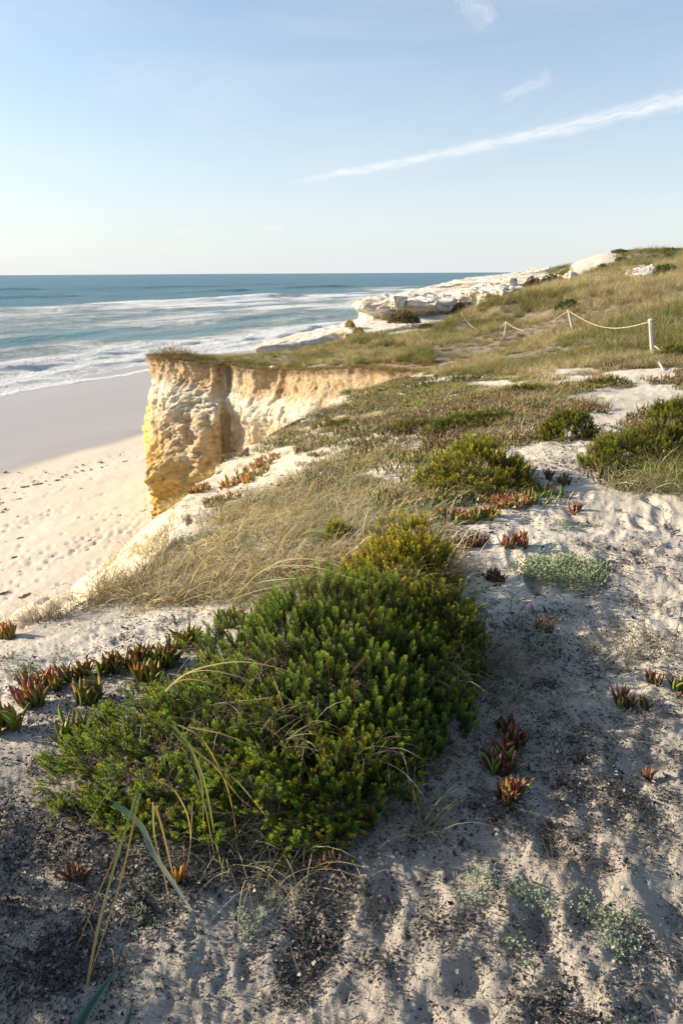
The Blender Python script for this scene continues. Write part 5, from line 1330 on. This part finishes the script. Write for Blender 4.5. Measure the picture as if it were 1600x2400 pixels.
blades('drooping green and yellow blades hanging down the front of the shrubs', [
    (tr([(400, 1699), (449, 1745), (480, 1827), (495, 1908), (503, 1969), (525, 2051), (535, 2110), (545, 2280)], 1.78, 1.42), .0055, GB0, GB1),
    (tr([(408, 1702), (459, 1765), (515, 1800), (561, 1832), (638, 1934), (714, 2010)], 1.78, 1.55), .0055, GB0, GB1),
    (tr([(418, 1699), (474, 1724), (531, 1832), (551, 1924), (556, 2000)], 1.8, 1.55), .0042, ST0, OR1),
    (tr([(444, 1704), (520, 1719), (607, 1754)], 1.8, 1.7), .0040, ST0, OR1),
    (tr([(431, 1765), (464, 1832), (485, 1908), (503, 2010)], 1.72, 1.5), .0045, GB0, GB1),
    (tr([(367, 1827), (408, 1847), (439, 1903), (449, 1959), (439, 2025)], 1.65, 1.5), .004, (.3, .22, .1), ST1),
    (tr([(405, 1715), (450, 1760), (475, 1840), (478, 1960)], 1.78, 1.55), .005, GB0, GB1),
    (tr([(420, 1735), (500, 1790), (560, 1870), (600, 1900)], 1.75, 1.6), .0035, ST0, ST1)], (410, 1780))
blades('straight yellow-green blades leaning to the lower left', [
    (tr([(325, 1855), (306, 1908), (265, 2038), (230, 2180), (202, 2330)], 1.62, 1.15), .0048, GB0, GB1),
    (tr([(330, 1860), (318, 1905), (284, 2068), (243, 2190), (208, 2300)], 1.62, 1.2), .0036, (.34, .26, .08), OR1),
    (tr([(290, 1960), (255, 2040), (225, 2110), (172, 2240)], 1.55, 1.25), .0032, (.34, .26, .08), OR1),
    (tr([(322, 1850), (300, 1930), (260, 2060), (225, 2180), (196, 2350)], 1.62, 1.14), .0034, (.30, .24, .07), OR1)], (330, 1870))
blades('thin straw stalks standing under the low shrub', [
    (tr([(358, 1880), (360, 1960), (375, 2010), (385, 2050), (400, 2130)], 1.62, 1.4), .004, ST0, ST1),
    (tr([(365, 1890), (385, 1960), (400, 2030), (418, 2090), (440, 2140)], 1.62, 1.4), .0045, ST0, ST1),
    (tr([(450, 1880), (448, 1960), (440, 2030)], 1.6, 1.48), .0035, ST0, ST1)], (370, 1900))
GS0, GS1 = (.20, .24, .22), (.42, .46, .42)
blades('broad folded grey-green strap leaf lying across the litter', [
    (tr([(265, 1883), (327, 1918), (345, 1960), (352, 1990), (372, 2020), (408, 2071), (423, 2095), (459, 2150), (484, 2180)], 1.62, 1.36), .013, (.07, .12, .10), GS1)], (360, 2020), 'strap leaf')
blades('blue-green pointed blade at the bottom left edge', [
    (tr([(176, 2420), (204, 2369), (240, 2318), (278, 2268)], 1.0, 1.12), .016, (.03, .075, .085), (.055, .12, .13)),
    (tr([(290, 2420), (302, 2385), (312, 2350)], 1.0, 1.05), .009, (.035, .08, .075), (.06, .12, .11))], (230, 2330), 'grass')
blades('yellowish blades arching over the top of the dark shrub', [
    (tr([(553, 1400), (600, 1345), (655, 1315), (703, 1307), (767, 1315), (811, 1334)], 2.9, 2.6), .0085, (.34, .36, .14), (.66, .62, .38)),
    (tr([(556, 1395), (607, 1337), (665, 1323), (735, 1326), (799, 1347), (872, 1371)], 2.88, 2.45), .0085, (.34, .36, .14), (.68, .62, .34)),
    (tr([(550, 1398), (607, 1363), (674, 1356), (732, 1353)], 2.9, 2.62), .0078, (.34, .36, .14), (.66, .60, .36)),
    (tr([(528, 1410), (607, 1382), (687, 1369), (764, 1364)], 2.9, 2.6), .0078, ST0, (.52, .48, .3)),
    (tr([(540, 1405), (560, 1350), (500, 1320), (470, 1335)], 3.1, 3.3), .0045, ST0, ST1),
    (tr([(553, 1400), (520, 1380), (450, 1400), (405, 1420)], 3.1, 3.2), .0045, ST0, ST1),
    (tr([(665, 1323), (719, 1331), (760, 1348), (808, 1364)], 2.75, 2.5), .004, ST0, ST1)], (553, 1412))

# ------------------------------------------------------------------ bushes far off
def bush_mesh(seed, n, c0, c1, leaf):
    g = np.random.default_rng(seed)
    a = g.uniform(0, 6.28, n); c = g.uniform(-.05, 1, n); s = np.sqrt(1 - np.clip(c, 0, 1) ** 2); rr = g.uniform(.75, 1.05, n) * (1 + .22 * vn3(s * np.cos(a) * 2.5, s * np.sin(a) * 2.5, c * 2.5, seed))
    p_ = np.stack([s * np.cos(a), s * np.sin(a), np.abs(c)], -1) * rr[:, None]
    d1 = g.normal(0, 1, (n, 3)); d1 /= np.linalg.norm(d1, axis=1)[:, None]; d2 = np.cross(d1, g.normal(0, 1, (n, 3))); d2 /= np.linalg.norm(d2, axis=1)[:, None]
    l = leaf * g.uniform(.5, 1.2, n)[:, None]
    V = np.stack([p_ - d1 * l, p_ + d2 * l * .5, p_ + d1 * l, p_ - d2 * l * .5], 1).reshape(-1, 3)
    C = np.repeat(lerp(c0, c1, g.uniform(0, 1, n)), 4, 0)
    return mk_mesh('bush_mesh', V, np.arange(4 * n).reshape(n, 4), C, M_NEEDLE)


BU = [bush_mesh(850, 900, (.035, .06, .02), (.10, .13, .04), .13), bush_mesh(851, 900, (.05, .075, .02), (.14, .16, .04), .13), bush_mesh(852, 800, (.09, .07, .04), (.2, .15, .08), .13), bush_mesh(853, 900, (.2, .14, .05), (.36, .26, .1), .13)]
BL = [(1250, 672, 74, 60, 22, 14, 2, 'brown shaded scrub under the ridge lip left of the pinnacle'), (1295, 664, 74, 56, 20, 12, 0, 'dark scrub filling the recess beside the pinnacle'), (1062, 712, 62, 50, 20, 12, 0, 'dark scrub in the recess right of the overhanging rock'),
      (1410, 632, 90, 26, 14, 8, 0, 'lowest olive bush on the grassy slope above the sand scar'), (1455, 618, 94, 30, 14, 8, 1, 'olive bush near the top of the hill beside its brown scrub'), (1350, 668, 76, 24, 12, 8, 2, 'brown bush on the slope just above the pinnacle'), (1425, 660, 72, 22, 10, 6, 0, 'olive bush left of the cream hill outcrop'), (1580, 625, 88, 60, 16, 8, 0, 'olive bush on the hill close to the right picture edge'), (1530, 616, 92, 40, 14, 8, 0, 'olive bush on the hill above the cream outcrop'), (1385, 655, 74, 30, 12, 6, 2, 'rusty bush by the small sand scar on the hill'),
      (1400, 690, 60, 62, 26, 14, 0, 'dark bush at the foot of the pinnacle'), (1330, 720, 46, 55, 18, 12, 0, 'dark green bush in the grass hollow left of the hill'), (1265, 700, 70, 60, 22, 10, 0, 'shadowy bush beside the broken ridge face'), (945, 748, 54.0, 70, 26, 14, 2, 'dark plant patch in the hollow of the overhanging rock'), (965, 752, 53.6, 40, 16, 8, 1, 'green plant patch low in the hollow of the overhanging rock'),
      (1520, 610, 100, 70, 20, 10, 0, 'dark scrub on top of the hill'), (1570, 615, 98, 80, 20, 10, 0, 'dark scrub at the right end of the hill'), (1450, 604, 100, 40, 14, 6, 2, 'brown scrub beside the sand face of the hill'), (1475, 600, 104, 50, 14, 6, 0, 'scrub along the hill skyline'), (1560, 640, 64, 70, 20, 10, 0, 'green bush right of the cream hill outcrop'),
      (1445, 645, 72, 24, 16, 8, 1, 'small round bush on the hill slope'), (820, 762, 55, 24, 16, 10, 3, 'tan bush on the white slab'), (840, 778, 51, 30, 14, 8, 3, 'tan bush below the white slab'), (1080, 714, 63, 44, 20, 12, 2, 'brown scrub under the ridge overhang'), (1280, 672, 88, 60, 18, 10, 0, 'dark scrub below the skyline shelf'),
      (1240, 676, 80, 40, 16, 10, 2, 'brown scrub left of the pinnacle'), (1080, 797, 40, 30, 10, 6, 1, 'bright green bush in the straw grass'), (1185, 756, 44.5, 34, 8, 5, 1, 'green bush behind the thin rope post'), (1125, 788, 42, 26, 7, 5, 1, 'green bush below the short rope post'), (1000, 770, 50, 40, 12, 6, 0, 'dark bush at the grass edge under the ledge'), (1215, 690, 64, 40, 14, 8, 0, 'grey-green bush right of the blocky rock'), (1600, 640, 66, 50, 16, 8, 0, 'dark bush at the right picture edge on the hill')]
for u, v, r_, wpx, hpx, dz, kx, lb in BL:
    p = at_r(u, v, r_); kpx = np.dot(p - CAM, FWD) / 1600
    zl = float(land_z(p[0], p[1])[0])
    if 'hollow of' not in lb and 'slab' not in lb: p[2] = zl - .1
    else: p[2] -= hpx * kpx * .3
    hh = hpx * kpx
    if 'hollow of' not in lb and 'slab' not in lb:
        hh = min(max(at_r(u, v - hpx, r_)[2] - p[2], hh * .7), hh * 2.4)
    o = obj('bush', BU[kx], None, lb, 'bush', 'bushes dotted over the grassy hillside' if lb.endswith(('sand scar', 'brown scrub', 'cream hill outcrop', 'right picture edge', 'cream outcrop')) and 'olive' in lb else None); o.location = p; o.scale = (wpx * kpx / 2, wpx * kpx / 2, hh); o.rotation_euler = (0, 0, kx + u)

# ------------------------------------------------------------------ rope fence
def post(label, top, bot, rad, name='fence_post'):
    top = np.array(top); bot = np.array(bot); t = np.linspace(0, 1, 7)[:, None]
    pts = bot + (top - bot) * t; g = np.random.default_rng(int(abs(top[0]) * 100)); r = rad * (1.06 - .1 * t[:, 0]) + g.normal(0, rad * .03, 7)
    V, F, T3 = tube(np.r_[pts, pts[-1:] + (top - bot) / np.linalg.norm(top - bot) * rad * .25], np.r_[r, rad * .7], 10)
    o = obj(name, mk_mesh(name, V - bot, [F, T3], None, mW, False), None, label, 'fence post'); o.location = bot
    if name == 'fence_post' and 'tiny' not in label:
        a_ = np.linspace(0, 4 * math.pi, 40); ax = (top - bot) / np.linalg.norm(top - bot)
        kn = (top - bot) * .97 + np.stack([np.cos(a_) * rad * 1.12, np.sin(a_) * rad * 1.12, np.linspace(-.25, .25, 40) * rad], -1)
        V, F, T3 = tube(kn, rad * .2, 5); obj('rope_knot', mk_mesh('rope_knot', V, [F, T3], None, mRo, True), o)
    return o


def rope(label, pts, rad=.011):
    """twisted rope along the points"""
    P = np.array(pts); g0 = P[0]
    seg_ = np.r_[0, np.cumsum(np.linalg.norm(np.diff(P, axis=0), axis=1))]; n = max(40, int(seg_[-1] / .06)); s = np.linspace(0, seg_[-1], n)
    C_ = np.stack([np.interp(s, seg_, P[:, i]) for i in range(3)], -1)
    for _ in range(2): C_[1:-1] = (C_[:-2] + 2 * C_[1:-1] + C_[2:]) / 4
    Vs, Fs, Ts, n0 = [], [], [], 0
    for k_ in range(2):
        ph = s * 26 + k_ * math.pi; o_ = np.stack([np.cos(ph) * .3, np.cos(ph) * .3, np.sin(ph)], -1) * rad * .5
        V, F, T3 = tube(C_ + o_, rad * .62, 5); Vs.append(V); Fs.append(F + n0); Ts.append(T3 + n0); n0 += len(V)
    o = obj('rope', mk_mesh('rope', np.concatenate(Vs) - g0, [np.concatenate(Fs), np.concatenate(Ts)], None, mRo, True), None, label, 'rope'); o.location = g0; return o


def sag(a, b, drop, n=24):
    t = np.linspace(0, 1, n)[:, None]; p_ = np.array(a) + (np.array(b) - np.array(a)) * t; p_[:, 2] -= (4 * drop * t * (1 - t))[:, 0]; return p_


P1b = pick(1531, 832); r1 = math.hypot(P1b[0], P1b[1]); P1t = at_r(1524, 748, r1)
P2t = at_r(1331, 727, 26.5); P2b = at_r(1341, 772, 26.5)
def gr(u, v):
    q = pick(u, v); return math.hypot(q[0], q[1])
r3 = gr(1180, 791); r4 = gr(1121, 790) ; r0 = gr(1083, 752)
print('fence', r1, gr(1341, 765), r3, r4, r0)
P3t = at_r(1186, 754, r3); P3b = at_r(1180, 795, r3)
P4t = at_r(1123, 772, r4); P4b = at_r(1121, 794, r4)
P0t = at_r(1081, 732, r0); P0b = at_r(1083, 758, r0)
post('thick pale post with rope tied to its top, nearest of the rope fence', P1t, P1b - [0, 0, .1], .05)
post('leaning pale post at the high left end of the sagging rope', P2t, P2b, .045)
post('thin pale post standing in the straw grass between two sagging ropes', P3t, P3b, .036)
post('short post stub half sunk in the grass', P4t, P4b, .035)
post('far grey post end in the grass under the white rocks', P0t, P0b, .035)
post('tiny distant post in front of the hill', at_r(1435, 669, 55), at_r(1435, 688, 55), .09)
post('slim grey stick beside the thick post', at_r(1521, 752, r1 - .2), at_r(1528, 846, r1 - .3), .016, 'stick')
post('pale leaning stick stuck in the sand below the thick post', at_r(1543, 849, 13.2), at_r(1566, 890, 12.2), .02, 'stick')
def rope_px(label, px, ra, rb_, rad=.016):
    n = len(px); P = np.array([at_r(u, v, ra + (rb_ - ra) * i / (n - 1)) for i, (u, v) in enumerate(px)]); t0 = np.linspace(0, 1, n); t = np.linspace(0, 1, 40)
    Q_ = np.stack([np.interp(t, t0, P[:, i]) for i in range(3)], -1)
    for _ in range(6): Q_[1:-1] = (Q_[:-2] + 2 * Q_[1:-1] + Q_[2:]) / 4
    return rope(label, Q_, rad)
rope_px('long sagging rope between the thick post and the leaning post', [(1524, 753), (1500, 760), (1470, 767), (1440, 770), (1410, 767), (1380, 757), (1355, 743), (1332, 729)], r1, 26.5, .009)
rope_px('rope dropping left from the leaning post into the grass', [(1331, 729), (1316, 738), (1304, 746), (1292, 756)], 26.5, 30, .009)
rope_px('slack rope between the far post and the thin post', [(1082, 734), (1090, 750), (1105, 766), (1124, 775), (1145, 779), (1165, 772), (1186, 756)], r0, r3, .010)
rope_px('rope dropping right from the thin post into the grass', [(1186, 756), (1200, 766), (1212, 771), (1226, 776)], r3, r3 - 3, .010)
rope_px('rope end trailing right from the foot of the thick post', [(1531, 810), (1540, 816), (1548, 822)], r1, r1 - .4, .012)
